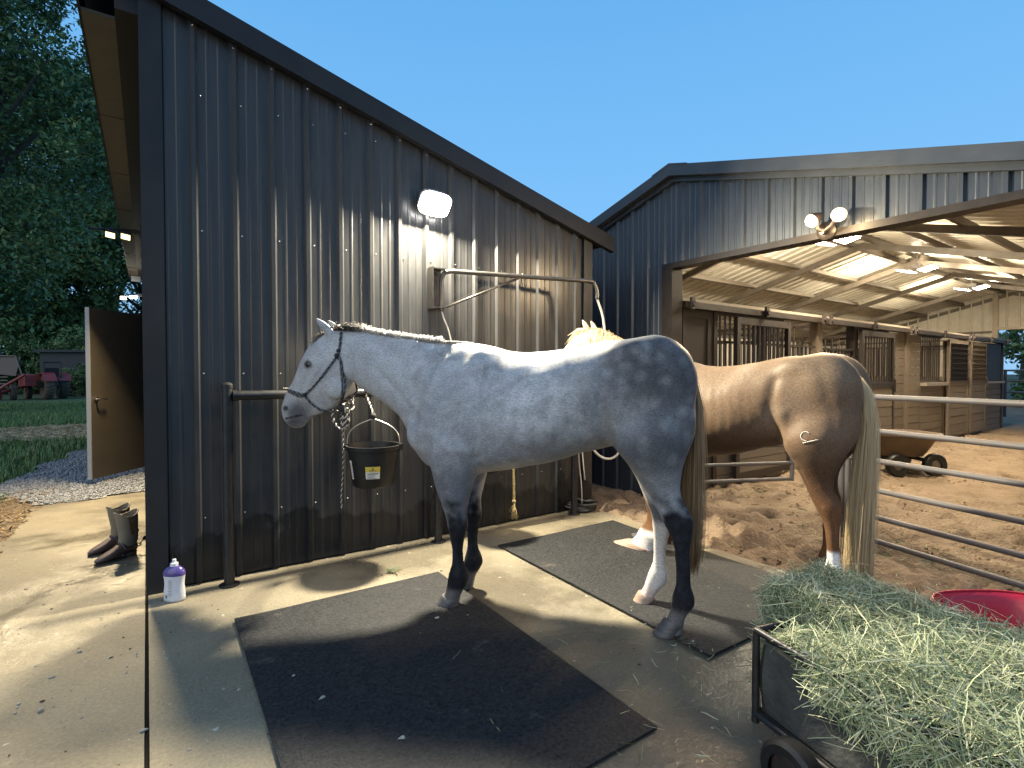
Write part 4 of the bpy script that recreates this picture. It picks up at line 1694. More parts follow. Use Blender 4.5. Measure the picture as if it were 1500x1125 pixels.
def on_pal(px, py):
    o = Rz @ (CAM - PO) / PSC
    d = (Rz @ ray(px, py)).normalized()
    h = bvh.ray_cast(o, d)
    return (h[0] - d * .002) if h[0] is not None else None


mb = MB()
cpts = [on_pal(1181 + 7 * math.cos(R(a)) - 1, 639 - 6.5 * math.sin(R(a))) for a in range(35, 300, 18)]
bpts = [on_pal(1176 + 23 * t, 649 - 5 * t) for t in (0, .2, .4, .6, .8, 1)]
for c in (cpts, bpts):
    c = [q for q in c if q is not None]
    if len(c) > 2:
        mb.tube(c, .0032, 6)
if mb.v:
    link('brand', mb.mesh('brand', MT['brand'], smooth=True), pal)


def to_px(p):
    q = CM.transposed() @ (p - CAM)
    return (750 + F * q.x / -q.z, 562.5 - F * q.y / -q.z)


Rzi = Rz.inverted()
for nm, lp_ in (('poll', (495, 480)), ('ear', (462, 465)), ('withers', (690, 501)), ('back', (775, 515)), ('croup', (908, 495)), ('rump', (1012, 590))):
    print('PAL', nm, [round(v) for v in to_px(PO + Rzi @ (pal_tf(hv(*lp_)) * PSC))])

# ================================================================== THINGS ON AND ROUND THE PAD
MT['rubber'] = M('rubber_mat', (.007, .0075, .0085), .70, var=(62, (.034, .034, .035), .55), bump=(80, 1.0, .006), wear=(4.2, (.075, .066, .054), .62), spec=.22)
MT['red_plastic'] = M('red_poly', (.36, .012, .03), .35, var=(3, (.28, .01, .022)))
MT['rope_dark'] = M('dark_rope', (.02, .02, .022), .8, bump=(120, .5, .002))
MT['rope_pale'] = M('pale_rope', (.42, .40, .37), .8, bump=(120, .5, .002))
MT['rope_tan'] = M('tan_rope', (.50, .38, .17), .8, var=(40, (.34, .25, .10)), bump=(120, .5, .002))
MT['wire'] = M('galvanised_wire', (.5, .49, .47), .35, .9)
MT['paper'] = M('white_sticker', (.62, .60, .56), .6)
MT['yellow'] = M('yellow_sticker_print', (.55, .42, .06), .6)
MT['ink'] = M('dark_print', (.05, .05, .05), .6)
MT['hose'] = M('pale_hose', (.50, .49, .46), .45)
MT['dark_hose'] = M('dark_hose', (.03, .03, .03), .45)


def braid(mb, path, r, turns_per_m=26, step=.012):
    """two-strand twisted rope with material slots 0 and 1"""
    pts = [Vector(p) for p in path]
    out = []
    for a, b in zip(pts[:-1], pts[1:]):
        n = max(1, int((b - a).length / step))
        out += [a.lerp(b, i / n) for i in range(n)]
    out.append(pts[-1])
    d = 0
    st = [[], []]
    for i, p in enumerate(out):
        t = (out[min(i + 1, len(out) - 1)] - out[max(i - 1, 0)]).normalized()
        a = t.orthogonal().normalized() if abs(t.z) < .98 else Vector((1, 0, 0))
        ref = Vector((0, 0, 1)) if abs(t.z) < .8 else Vector((1, 0, 0))
        a = (ref - t * ref.dot(t)).normalized()
        b = t.cross(a)
        if i:
            d += (p - out[i - 1]).length
        ph = 2 * math.pi * d * turns_per_m
        o = (a * math.cos(ph) + b * math.sin(ph)) * r * .5
        st[0].append(p + o)
        st[1].append(p - o)
    for k in (0, 1):
        mb.mi = k
        mb.tube(st[k], r * .62, 6)
    mb.mi = 0


def curve(pts, n=6):
    """Catmull-Rom through points"""
    pts = [Vector(p) for p in pts]
    out = []
    for i in range(len(pts) - 1):
        p0, p1, p2, p3 = pts[max(i - 1, 0)], pts[i], pts[i + 1], pts[min(i + 2, len(pts) - 1)]
        for k in range(n):
            t = k / n
            out.append(.5 * ((2 * p1) + (p2 - p0) * t + (2 * p0 - 5 * p1 + 4 * p2 - p3) * t * t + (3 * p1 - p0 - 3 * p2 + p3) * t ** 3))
    out.append(pts[-1])
    return out


# ---- rubber mats
def mat_slab(label, x0, x1, y0, y1, ang, seed):
    c = Vector(((x0 + x1) / 2, (y0 + y1) / 2, 0))
    q = Matrix.Rotation(ang, 3, 'Z')
    hx, hy = (x1 - x0) / 2, (y1 - y0) / 2
    nx, ny = 32, 48
    rg = random.Random(seed)
    v, f = [], []
    for j in range(ny + 1):
        for i in range(nx + 1):
            u, w_ = i / nx * 2 - 1, j / ny * 2 - 1
            p = q @ Vector((u * hx, w_ * hy, 0))
            e = max(0, max(abs(u), abs(w_)) - .96) / .04
            z = .021 + .004 * N3((p.x, p.y, seed), 2.2) - .004 * e
            z += max(0, .012 * N3((p.x, p.y, seed + 3), 1.2)) * (abs(u * w_) ** 3)
            v.append(c + p + Vector((0, 0, z)))
            f.append((j * (nx + 1) + i, j * (nx + 1) + i + 1, (j + 1) * (nx + 1) + i + 1, (j + 1) * (nx + 1) + i) if i < nx and j < ny else None)
    f = [x for x in f if x]
    mb = MB().add(v, f)
    rim = [j for j in range(nx + 1)] + [(j + 1) * (nx + 1) - 1 for j in range(1, ny + 1)] + [ny * (nx + 1) + i for i in range(nx - 1, -1, -1)] + [j * (nx + 1) for j in range(ny - 1, 0, -1)]
    low = [Vector((v[i].x, v[i].y, .007)) for i in rim]
    b = len(mb.v)
    mb.v += [tuple(p) for p in low]
    n = len(rim)
    for k in range(n):
        mb.f.append((rim[k], b + k, b + (k + 1) % n, rim[(k + 1) % n]))
        mb.m.append(0)
    o = mb.build('rubber_mat', MT['rubber'], at=c, smooth=35)
    return tag(o, label, 'mat', 'black rubber mats on the concrete pad')


mat_slab('black rubber mat in the foreground under the grey horse front hooves', .36, 1.575, 1.29, 3.15, R(-.8), 4)
mat_slab('black rubber mat farther right under the grey horse hind hooves', 2.19, 3.41, 1.45, 3.35, R(-1.5), 11)

# ---- hitching rail
rail_y = SY - .135
hr = thing('hitching_rail', 'black pipe hitching rail standing along the shed wall behind the grey head', 'rail', (1.9, rail_y, 0))
xs_post = [onY(336, 850, rail_y).x, 1.89, 3.33]
for i, x in enumerate(xs_post):
    mb = MB()
    top = 1.275
    mb.lathe((x, rail_y, 0), [(.031, 0), (.031, top - .02), (.034, top - .02), (.034, top), (.02, top + .012), (.002, top + .016)], 18)
    mb.lathe((x, rail_y, 0), [(.06, 0), (.06, .008), (.033, .012)], 18)
    mb.build('post', MT['black_paint'], hr, smooth=40)
mb = MB()
mb.cyl((xs_post[0] + .028, rail_y, 1.205), (xs_post[1] - .028, rail_y, 1.205), .030, 16)
mb.cyl((xs_post[1] + .028, rail_y, 1.205), (xs_post[2] - .028, rail_y, 1.205), .030, 16)
mb.build('rail', MT['black_paint'], hr, smooth=40)
mb = MB()
for t in (0, 1, 2, 3, 4, 5):
    pass
mb.tube([(xs_post[0] + .03, rail_y, 1.205), (xs_post[0] + .055, rail_y, 1.205)], .036, 16)
mb.build('weld_collar', MT['black_paint'], hr, smooth=40)
rx = onY(511, 572, rail_y).x
mb = MB()
mb.tube([Vector((rx + .022 * math.sin(a), rail_y - .036, 1.16 + .03 * math.cos(a))) for a in np.linspace(0, 2 * math.pi, 16)[:-1]], .005, 6, closed=True)
mb.tube([Vector((rx, rail_y + .034 * math.sin(a), 1.205 + .034 * math.cos(a))) for a in np.linspace(0, 2 * math.pi, 16)[:-1]], .006, 6, closed=True)
mb.build('tie_ring', MT['chrome'], hr, smooth=40)


# ---- buckets
def bucket(px, label, sticker_az, yb, ztop):
    c = onY(px, 655, yb)
    c.z = ztop
    b = thing('feed_bucket', label, 'bucket', c - Vector((0, 0, .28)), 'black buckets hanging on the rail')
    prof = [(.0, 0), (.132, 0), (.142, .012), (.165, .16), (.176, .25), (.188, .255), (.190, .285), (.178, .285), (.170, .25), (.158, .16), (.134, .02), (.0, .02)]
    MB().lathe(c - Vector((0, 0, .28)), prof, 32, cap=False).build('pail', MT['black_plastic'], b, smooth=50)
    ra = Vector((math.cos(YAW), math.sin(YAW), 0))
    hk = Vector((c.x, rail_y - .035, 0))
    apex = c + Vector((0, 0, .205))
    pts = []
    for k in range(17):
        a = math.pi * k / 16
        x = math.cos(a)
        zz = math.sin(a) ** .75
        pts.append(c + ra * .186 * x * (.35 + .65 * (1 - zz ** 6)) + Vector((0, 0, -.01 + .195 * zz)))
    mb = MB()
    mb.tube(curve(pts, 2), .004, 6)
    mb.build('bail', MT['wire'], b, smooth=True)
    mb = MB()
    for s in (1, -1):
        p = c + ra * .19 * s + Vector((0, 0, -.012))
        mb.box(p, (.03, .02, .045))
    mb.build('bail_lug', MT['black_plastic'], b)['kind'] = 'stuff'
    # stickers wrap the wall
    def patch(a0, a1, z0, z1, lift, n=8):
        m2 = MB()
        rr = lambda z: .142 + (.165 - .142) * (z - .012) / .148 if z < .16 else .165 + .011 * (z - .16) / .09
        r = []
        for k in range(n + 1):
            a = a0 + (a1 - a0) * k / n
            r.append([c + Vector((math.cos(a) * (rr(z) + lift), math.sin(a) * (rr(z) + lift), z - .28)) for z in (z0, z1)])
        v = [p for q in r for p in q]
        return m2.add(v, [(2 * k, 2 * k + 2, 2 * k + 3, 2 * k + 1) for k in range(n)])
    a = sticker_az
    lb = patch(a - .30, a + .30, .07, .155, .001).build('label', MT['paper'], b)
    patch(a - .30, a + .30, .118, .155, .002).build('yellow_band', MT['yellow'], lb)
    m2 = MB()
    for (z0, z1, w0, w1) in ((.104, .110, -.24, .24), (.093, .096, -.24, .1), (.084, .087, -.24, .05), (.075, .078, -.24, .14), (.126, .131, -.15, .16), (.136, .146, -.03, .05)):
        q = patch(a + w0, a + w1, z0, z1, .003, 4)
        m2.add(q.v, q.f)
    m2.build('print', MT['ink'], lb)['kind'] = 'stuff'
    lb = patch(a - 1.18, a - 1.0, .06, .19, .001).build('label', MT['paper'], b)
    m2 = MB()
    for k in range(9):
        q = patch(a - 1.15, a - 1.03 - .02 * (k % 3), .07 + .012 * k, .075 + .012 * k, .002, 2)
        m2.add(q.v, q.f)
    m2.build('print', MT['ink'], lb)['kind'] = 'stuff'
    rp = MB()
    braid(rp, [apex + Vector((0, 0, -.012)), apex + Vector((0, .0, .02)), Vector((c.x, rail_y - .045, 1.17))], .009)
    loop = [Vector((c.x, rail_y + .043 * math.sin(t), 1.205 + .043 * math.cos(t))) for t in np.linspace(math.pi * .75, -math.pi * 1.2, 12)]
    braid(rp, loop, .009)
    rp.ell(apex, (.022, .02, .024), None, 8, 6)
    rp.build('hanging_rope', [MT['rope_dark'], MT['rope_pale']], b, smooth=True)
    return b


bucket(547, 'black feed bucket with yellow and white sticker hanging below the grey head', R(-112), SY - .30, .84)
bucket(709, 'black feed bucket hanging behind the grey forelegs, mostly hidden', R(-118), SY - .30, .84)

# ---- wash arm on the wall
ax = onY(640, 420, SY - .05).x
wa = thing('swing_arm', 'pipe swing arm on a wall bracket reaching over the horses', 'wash arm', (ax, SY, 2.0))
MT['arm_paint'] = M('dark_arm_pipe', (.06, .058, .055), .36, .5, var=(14, (.10, .09, .08)))
mb = MB()
mb.box2((ax - .07, SY - .026, 1.86), (ax + .05, SY - .020, 2.19))
mb.box2((ax - .07, SY - .12, 1.86), (ax - .062, SY - .026, 2.19))
mb.box2((ax - .062, SY - .12, 2.175), (ax + .05, SY - .026, 2.183)).box2((ax - .062, SY - .12, 1.866), (ax + .05, SY - .026, 1.874))
for z in (1.9, 2.02, 2.15):
    mb.lathe((ax - .03, SY - .028, z), [(.012, 0), (.012, .006)], 8, axis=(0, -1, 0))
mb.build('bracket', MT['arm_paint'], wa)
base = Vector((ax + .02, SY - .09, 0))
endp = onP(874, 413, base, Vector((.18, 1, 0)).normalized())
dirv = Vector((endp.x - base.x, endp.y - base.y, 0))
ln_ = dirv.length
dirv.normalize()
pt = lambda t, z: Vector((base.x + dirv.x * t, base.y + dirv.y * t, z))
mb = MB()
z0, z1 = 2.17, endp.z
mb.tube(curve([pt(0, 1.84), pt(0, 2.0), pt(0, 2.09), pt(.025, 2.15), pt(.09, z0), pt(.2, lerp(z0, z1, .1)), pt(ln_ * .5, lerp(z0, z1, .5)), pt(ln_ - .10, z1), pt(ln_ - .03, z1 - .02), pt(ln_, z1 - .085), pt(ln_ + .003, z1 - .16)], 5), .019, 12)
mb.build('pipe_arm', MT['arm_paint'], wa, smooth=True)
mb = MB()
mb.tube([pt(.03, 1.875), pt(ln_ * .46, lerp(z0, z1, .46) - .02)], .010, 10)
mb.build('brace', MT['arm_paint'], wa, smooth=True)
mb = MB()
k0 = pt(ln_ * .48, lerp(z0, z1, .48) - .02)
mb.tube([k0, k0 - Vector((0, 0, .035))], .005, 6)
mb.tube([k0 + Vector((.016 * math.cos(a), 0, -.05 + .018 * math.sin(a))) for a in np.linspace(0, 6.28, 12)[:-1]], .004, 6, closed=True)
mb.build('hook', MT['arm_paint'], wa, smooth=True)
mb = MB()
e = pt(ln_ + .003, z1 - .15)
hq = [onP(x, y, base, Vector((.18, 1, 0)).normalized()) for x, y in ((884, 470), (886, 520), (882, 590), (872, 640), (869, 655), (876, 666), (888, 672), (899, 670), (907, 661), (912, 640), (914, 590))]
mb.tube(curve([e] + hq, 6), .011, 10)
mb.build('hose', MT['hose'], wa, smooth=True)
mb = MB()
mb.tube(curve([pt(.0, 1.85), pt(.02, 1.78), pt(.055, 1.70), pt(.09, 1.55), pt(.12, 1.3), pt(.05, .9)], 5), .007, 8)
mb.build('supply_tube', MT['wire'], wa, smooth=True)

# ---- hose coil by the wall end
hc = onz(852, 747)
hb = thing('garden_hose', 'dark garden hose coiled on the concrete at the right end of the shed wall', 'hose', hc)
mb = MB()
rg = random.Random(5)
pts = []
for k in range(74):
    a = k * .42
    r = .135 + .018 * math.sin(k * .9)
    pts.append(hc + Vector((r * math.cos(a) + .02 * math.sin(k * .13), r * .95 * math.sin(a), .015 + .0009 * k)))
w0 = Vector((3.40, SY - .06, 0))
pts += [hc + Vector((-.05, .08, .12)), Vector((3.34, SY - .12, .35)), Vector((3.30, SY - .08, .7)), Vector((3.28, SY - .05, .95))]
mb.tube(curve(pts, 2), .011, 8)
mb.build('tubing', MT['dark_hose'], hb, smooth=True)
mb = MB()
mb.tube(curve([Vector((3.46, SY - .10, .02)), Vector((3.42, SY - .14, .25)), Vector((3.40, SY - .12, .55)), Vector((3.43, SY - .12, .8)), Vector((3.47, SY - .09, .62)), Vector((3.5, SY - .1, .3))], 6), .006, 8)
mb.build('thin_line', MT['hose'], hb, smooth=True)

# ---- tan rope hanging from the rail
rp0 = onY(752, 700, rail_y - .03)
mb = MB()
braid(mb, [(rp0.x, rail_y - .045, 1.20), (rp0.x + .004, rail_y - .045, .9), (rp0.x - .004, rail_y - .04, .5), (rp0.x + .002, rail_y - .04, .20)], .012, 18)
braid(mb, [Vector((rp0.x, rail_y + .046 * math.sin(t), 1.205 + .046 * math.cos(t))) for t in np.linspace(-math.pi * .5, math.pi * .9, 10)], .012, 18)
for k in range(26):
    a = Vector((rp0.x + rg.gauss(0, .005), rail_y - .04 + rg.gauss(0, .005), .21))
    mb.tube([a, a + Vector((rg.gauss(0, .012), rg.gauss(0, .012), -.06)), a + Vector((rg.gauss(0, .022), rg.gauss(0, .02), -.125))], [.003, .003, .002], 4)
mb.ell((rp0.x, rail_y - .04, .235), (.018, .018, .02), None, 8, 6)
o = mb.build('hanging_rope', [MT['rope_tan'], MT['rope_tan']], at=(rp0.x, rail_y, 1.2), smooth=True)
tag(o, 'tan braided rope with frayed end hanging from the rail behind the grey belly', 'rope')

# ---- rope halter and lead on the grey head
HR = Matrix.Rotation(math.atan2(HA.y, HA.x), 3, 'Z')
gbvh = BVHTree.FromPolygons([v.co[:] for v in base_mesh.vertices], [p.vertices[:] for p in base_mesh.polygons])


def on_grey(px, py, lift=.006, far=False):
    o = HR.transposed() @ (CAM - HO)
    d = (HR.transposed() @ ray(px, py)).normalized()
    h = gbvh.ray_cast(o, d)
    if h[0] is None:
        p = hv(px, py, 0)
    else:
        p = h[0] + h[1] * lift
        p = p if not far else p
    if far:
        p = Vector((p.x, -p.y, p.z))
    return HO + HR @ p


halter = thing('rope_halter', 'dark and white rope halter with lead on the grey head', 'halter', HO + HR @ hv(470, 560))
mb = MB()


def seg(pp, far=False):
    return curve([on_grey(x, y, .007, far) for x, y in pp], 5)


for far in (False, True):
    braid(mb, seg(((422.5, 571), (430, 573.5), (438, 576), (447, 578)), far), .0075)
    braid(mb, seg(((424, 574), (432, 577.5), (440, 580), (447, 578)), far), .0075)
    braid(mb, seg(((447, 577), (458, 568), (470, 554), (482, 538), (494, 522)), far), .0075)
    braid(mb, seg(((447, 579), (455, 589), (464, 596), (473, 600.5), (482, 600)), far), .0075)
    braid(mb, seg(((495, 520), (498, 508), (499, 497), (500, 488)), far), .008)
    braid(mb, seg(((494, 522), (500, 530), (503, 545), (505, 560), (503, 575), (500, 588)), far), .008)
    braid(mb, seg(((496, 518), (499, 528), (500, 545), (501, 562), (500, 580), (499, 592)), far), .0065)
    for kx, ky, r in ((447, 578, .014), (494, 521, .017), (496, 514, .013)):
        mb.ell(on_grey(kx, ky, .006, far), (r, r, r), None, 8, 6)
top = [HO + HR @ Vector((hv(502, 480).x, y, hv(502, 480).z + .012 - 1.6 * y * y)) for y in np.linspace(-.07, .07, 8)]
braid(mb, top, .008)
nb = [HO + HR @ Vector((hv(421, 570).x + .004 - 2 * y * y, y, hv(421, 570).z + .004)) for y in np.linspace(-.045, .045, 7)]
braid(mb, nb, .0075)
ch = [HO + HR @ Vector((hv(490, 601).x, y, hv(490, 603).z)) for y in np.linspace(-.05, .05, 7)]
braid(mb, ch, .0075)
MT['rope_grey'] = M('grey_fleck_rope', (.13, .125, .12), .8)
mb.build('headstall', [MT['rope_dark'], MT['rope_grey']], halter, smooth=True)
mb = MB()
J = lambda px, py, ly=.0: HO + HR @ hv(px, py, ly)
RAILP = Vector((rx, rail_y - .05, 1.165))
mb.ell(J(500, 598), (.022, .022, .026), None, 8, 6)
braid(mb, curve([J(489, 600), J(487, 608), J(490, 619), J(497, 628), J(504, 622), J(507, 609), J(506, 600), J(500, 598)], 5), .0085)
braid(mb, curve([J(500, 598), J(506, 588, -.2), RAILP], 5), .010)
kp = onY(505, 606, rail_y - .09)
braid(mb, curve([RAILP, RAILP + Vector((.01, -.02, -.06)), kp, kp + Vector((-.03, 0, -.05)), kp + Vector((.0, -.02, -.10)), kp + Vector((.03, 0, -.03)), kp + Vector((.01, -.03, .04)), kp], 4), .0085)
tl = [onY(x, y, rail_y - .09) for x, y in ((503, 612), (502, 640), (503, 670), (502, 700), (500, 725), (501, 750))]
braid(mb, curve([kp] + tl, 4), .0065)
mb.ell(tl[-1], (.011, .011, .016), None, 8, 6)
for q in (kp, kp + Vector((.01, -.01, -.05))):
    mb.ell(q, (.02, .02, .024), None, 8, 6)
mb.build('lead_rope', [MT['rope_dark'], MT['rope_pale']], halter, smooth=True)

# ---- riding boots
MT['boot_foot'] = M('dark_brown_leather', (.055, .03, .024), .5, var=(9, (.09, .05, .038)), bump=(60, .3, .003))
MT['boot_shaft'] = M('worn_tan_leather', (.13, .105, .07), .65, var=(7, (.20, .165, .115), .3), bump=(40, .4, .004))
MT['boot_panel'] = M('brown_leather_panel', (.10, .045, .02), .55, var=(9, (.14, .07, .035)))
MT['sole'] = M('boot_sole', (.035, .025, .02), .7)


def boot(p_heel, p_toe, lean, label):
    f = (p_toe - p_heel)
    f.z = 0
    L_ = f.length
    f.normalize()
    s = Vector((-f.y, f.x, 0))
    base = (p_heel + p_toe) / 2
    base.z = zwalk(base.x, base.y)
    t = thing('riding_boot', label, 'boot', base, 'riding boots on the walkway')
    O = Vector((p_heel.x, p_heel.y, base.z))
    P = lambda u, v, z: O + f * u * L_ + s * v + Vector((0, 0, z))

    def sec(u, w_, zb, zt, n=14, e=.8):
        return [P(u, w_ * sup(math.cos(2 * math.pi * k / n), e), (zb + zt) / 2 + (zt - zb) / 2 * sup(math.sin(2 * math.pi * k / n), e)) for k in range(n)]
    mb = MB()
    mb.rings([sec(.0, .018, .045, .085), sec(.03, .032, .035, .105), (sec(.16, .038, .033, .115)), sec(.34, .036, .026, .118), sec(.5, .041, .014, .098), sec(.66, .047, .012, .074), sec(.82, .041, .013, .056), sec(.94, .026, .015, .042), sec(1.0, .010, .018, .032)])
    mb.build('foot', MT['boot_foot'], t, smooth=50)
    mb = MB()
    n = 16
    rings = []
    for z, w_, d, off in ((.085, .036, .058, .20), (.12, .042, .064, .19), (.17, .047, .062, .16), (.22, .053, .066, .155), (.27, .058, .070, .15), (.315, .060, .073, .15)):
        ring = []
        for k in range(n):
            a = 2 * math.pi * k / n
            dip = .018 * math.cos(2 * a) if z > .3 else 0
            ring.append(P(off + lean * (z - .08) / .3 + d * math.cos(a) / L_, w_ * math.sin(a) + .004 * math.sin(z * 60 + a * 2), z + dip))
        rings.append(ring)
    inner = [[q.lerp(sum(rings[-1], Vector()) / n, .07) for q in rings[-1]], [q.lerp(sum(rings[3], Vector()) / n, .07) for q in rings[3]]]
    mb.rings(rings + inner, cap=False)
    sh = mb.build('shaft', MT['boot_shaft'], t, smooth=60)
    mb = MB()
    for sd in (1, -1):
        v = []
        for z, wd in ((.16, .008), (.20, .016), (.25, .018), (.30, .02)):
            off = .155 + lean * (z - .08) / .3
            ww = .0605 if z > .26 else .058 if z > .22 else .0555 if z > .18 else .049
            v.append(P(off - wd / L_, sd * ww, z))
            v.append(P(off + wd / L_, sd * ww, z))
        mb.add(v, [(0, 1, 3, 2), (2, 3, 5, 4), (4, 5, 7, 6)])
    mb.build('side_panel', MT['boot_panel'], sh)['kind'] = 'stuff'
    mb = MB()
    mb.tube([P(.15 + lean * .8 + .074 * math.cos(a) / L_, .061 * math.sin(a), .318 + .018 * math.cos(2 * a)) for a in np.linspace(0, 6.283, 25)[:-1]], .005, 6, closed=True)
    mb.build('rolled_top', MT['boot_shaft'], sh, smooth=True)
    mb = MB()
    v = []
    N_ = 14
    for z in (.002, .012):
        for k in range(N_ + 1):
            u = .34 + .67 * k / N_
            wd = .042 * math.sin(math.pi * min(1, (1.04 - u) / .44 * .5)) if u > .6 else lerp(.034, .042, (u - .34) / .26)
            v += [P(u, wd, z), P(u, -wd, z)]
    m_ = (N_ + 1) * 2
    fs = []
    for k in range(N_):
        a = 2 * k
        fs += [(a, a + 2, a + 3, a + 1), (m_ + a + 1, m_ + a + 3, m_ + a + 2, m_ + a), (a, m_ + a, m_ + a + 2, a + 2), (a + 1, a + 3, m_ + a + 3, m_ + a + 1)]
    mb.add(v, fs)
    mb.rings([[P(.16 + .16 * (abs(math.cos(a)) ** .7) * math.copysign(1, math.cos(a)) * k, .036 * k * math.sin(a), z) for a in np.linspace(0, 6.283, 15)[:-1]] for z, k in ((.001, .92), (.034, 1.0))])
    mb.build('sole', MT['sole'], t)
    mb = MB()
    mb.tube(curve([P(.36, .045, .07), P(.12, .046, .068), P(-.05, .03, .07), P(-.09, 0, .07), P(-.05, -.03, .07), P(.12, -.046, .068), P(.36, -.045, .07)], 4), .005, 6)
    mb.tube([P(-.09, 0, .07), P(-.20, 0, .095)], .005, 6)
    mb.lathe(P(-.23, 0, .102), [(.018, -.002), (.018, .002)], 10, axis=s)
    mb.tube(curve([P(.36, .045, .07), P(.40, .03, .105), P(.42, 0, .118), P(.40, -.03, .105), P(.36, -.045, .07)], 4), .006, 6)
    mb.build('spur', MT['arm_paint'], t, smooth=40)
    return t


heel, toe = onz(200, 811), onz(139, 829)
boot(heel, toe, .12, 'tan and brown boot with spur, in front of its pair on the walkway')
sh_ = onz(184, 800) - onz(196, 812)
boot(heel + sh_, toe + sh_ * 1.0, .12, 'rear boot of the pair, mostly hidden behind the other boot')

# ---- bottle
bp_ = onz(256, 879)
bt = thing('shampoo_bottle', 'white squeeze bottle with purple shoulder standing at the shed corner', 'bottle', bp_)
MT['bottle_label'] = M('bottle_label', (.50, .51, .54), .4, var=(18, (.56, .57, .6)))
MT['purple'] = M('purple_liquid_plastic', (.055, .04, .17), .2, var=(10, (.08, .06, .22)))
ra = Vector((math.cos(YAW), math.sin(YAW), 0))
fa = Vector((-ra.y, ra.x, 0))


def oval(prof, n=24):
    return [[bp_ + ra * w_ * math.cos(2 * math.pi * k / n) + fa * w_ * .62 * math.sin(2 * math.pi * k / n) + Vector((0, 0, z)) for k in range(n)] for w_, z in prof]


MB().rings(oval([(.052, .0), (.060, .006), (.062, .02), (.060, .06), (.056, .10), (.058, .13), (.062, .152)])).build('body', MT['bottle_label'], bt, smooth=50)
MB().rings(oval([(.0625, .1525), (.063, .165), (.058, .18), (.042, .197), (.026, .207)])).build('shoulder', MT['purple'], bt, smooth=50)
mb = MB()
mb.lathe(bp_ + Vector((0, 0, .205)), [(.021, 0), (.021, .018), (.011, .022), (.010, .04), (.007, .042)], 16)
mb.build('cap', MT['white_plastic'], bt, smooth=40)
mb = MB()
rg = random.Random(8)
for k in range(11):
    z = .04 + k * .009
    w1 = rg.uniform(.012, .03)
    a0 = -fa * .0385
    yy = -fa * (.0378 if .08 < z < .12 else .0392)
    mb.box(bp_ + yy * 1.0 + ra * (-.004) + Vector((0, 0, z)), (w1, .0012, .0022), Matrix.Rotation(YAW, 3, 'Z'))
mb.box(bp_ - fa * .0385 * .90 - ra * .028 + Vector((0, 0, .034)), (.011, .004, .018), Matrix.Rotation(YAW - .35, 3, 'Z'))
mb.build('print', MT['grey_plastic'], bt)['kind'] = 'stuff'

# ---- gates
def gate(name, label, a, b, heights, grp=None, latch=True):
    t = thing(name, label, 'gate', (a.x, a.y, 0), grp)
    d = (b - a).normalized()
    r = .021
    for z in heights:
        MB().cyl(Vector((a.x, a.y, z)) + d * .02, Vector((b.x, b.y, z)) - d * .02, r, 12).build('rail', MT['rust_galv'], t, smooth=50)
    for p in (a, b):
        MB().cyl((p.x, p.y, heights[0] - .02), (p.x, p.y, heights[-1] + .02), r * 1.05, 12).build('upright', MT['rust_galv'], t, smooth=50)
    n = (b - a).length
    k = 1
    for i in range(1, k):
        p = a + (b - a) * i / k
        MB().box((p.x, p.y, (heights[0] + heights[-1]) / 2), (.03, .03, heights[-1] - heights[0]), Matrix.Rotation(math.atan2(d.y, d.x), 3, 'Z')).build('brace', MT['rust_galv'], t)
    return t


ga, gb = Vector((4.70, 1.93, 0)), Vector((4.17, -.05, 0))
gate('pipe_gate', 'grey tubular gate across the barn opening to the right of the tan horse', ga, gb, (.04, .225, .435, .665, .895, 1.16))
gate('swung_gate', 'pipe gate swung into the barn beside the stall panel', Vector((4.78, 3.56, 0)), onz(1160, 722), (.16, .34, .54, .75, .95, 1.15))
MB().cyl((4.73, 1.99, -.1), (4.73, 1.99, 1.5), .035, 14).build('gate_post', MT['rust_galv'], at=(4.73, 1.99, -.1), smooth=50)
tag(bpy.data.objects['gate_post'], 'steel pipe post at the gate end behind the flaxen tail', 'post')

# ---- garden wagon, bale and loose hay
cpt = Vector((1.69, .97, 0))
cd_ = Vector((-.26, -.966, 0)).normalized()          # along the wagon towards the camera side
cs_ = Vector((-cd_.y, cd_.x, 0))                       # to its far side
WL, WW = 1.22, .66
ZB, ZT = .19, .475
wg = thing('garden_wagon', 'black framed garden wagon carrying hay in the lower right corner', 'wagon', cpt + cd_ * WL / 2 + cs_ * WW / 2)
C = lambda u, v, z: cpt + cd_ * u + cs_ * v + Vector((0, 0, z))
rw = Matrix.Rotation(math.atan2(cd_.y, cd_.x), 3, 'Z')
MT['wagon_liner'] = M('grey_black_liner', (.022, .022, .021), .7, var=(5, (.075, .072, .062), .25), bump=(11, .8, .03))
MT['wagon_trim'] = M('khaki_binding', (.16, .14, .10), .75, var=(20, (.10, .09, .06)))
for u, v in ((0, 0), (0, WW), (WL, 0), (WL, WW)):
    MB().tube([C(u, v, ZB - .03), C(u, v, ZT)], .0125, 10).build('corner_post', MT['black_paint'], wg, smooth=50)
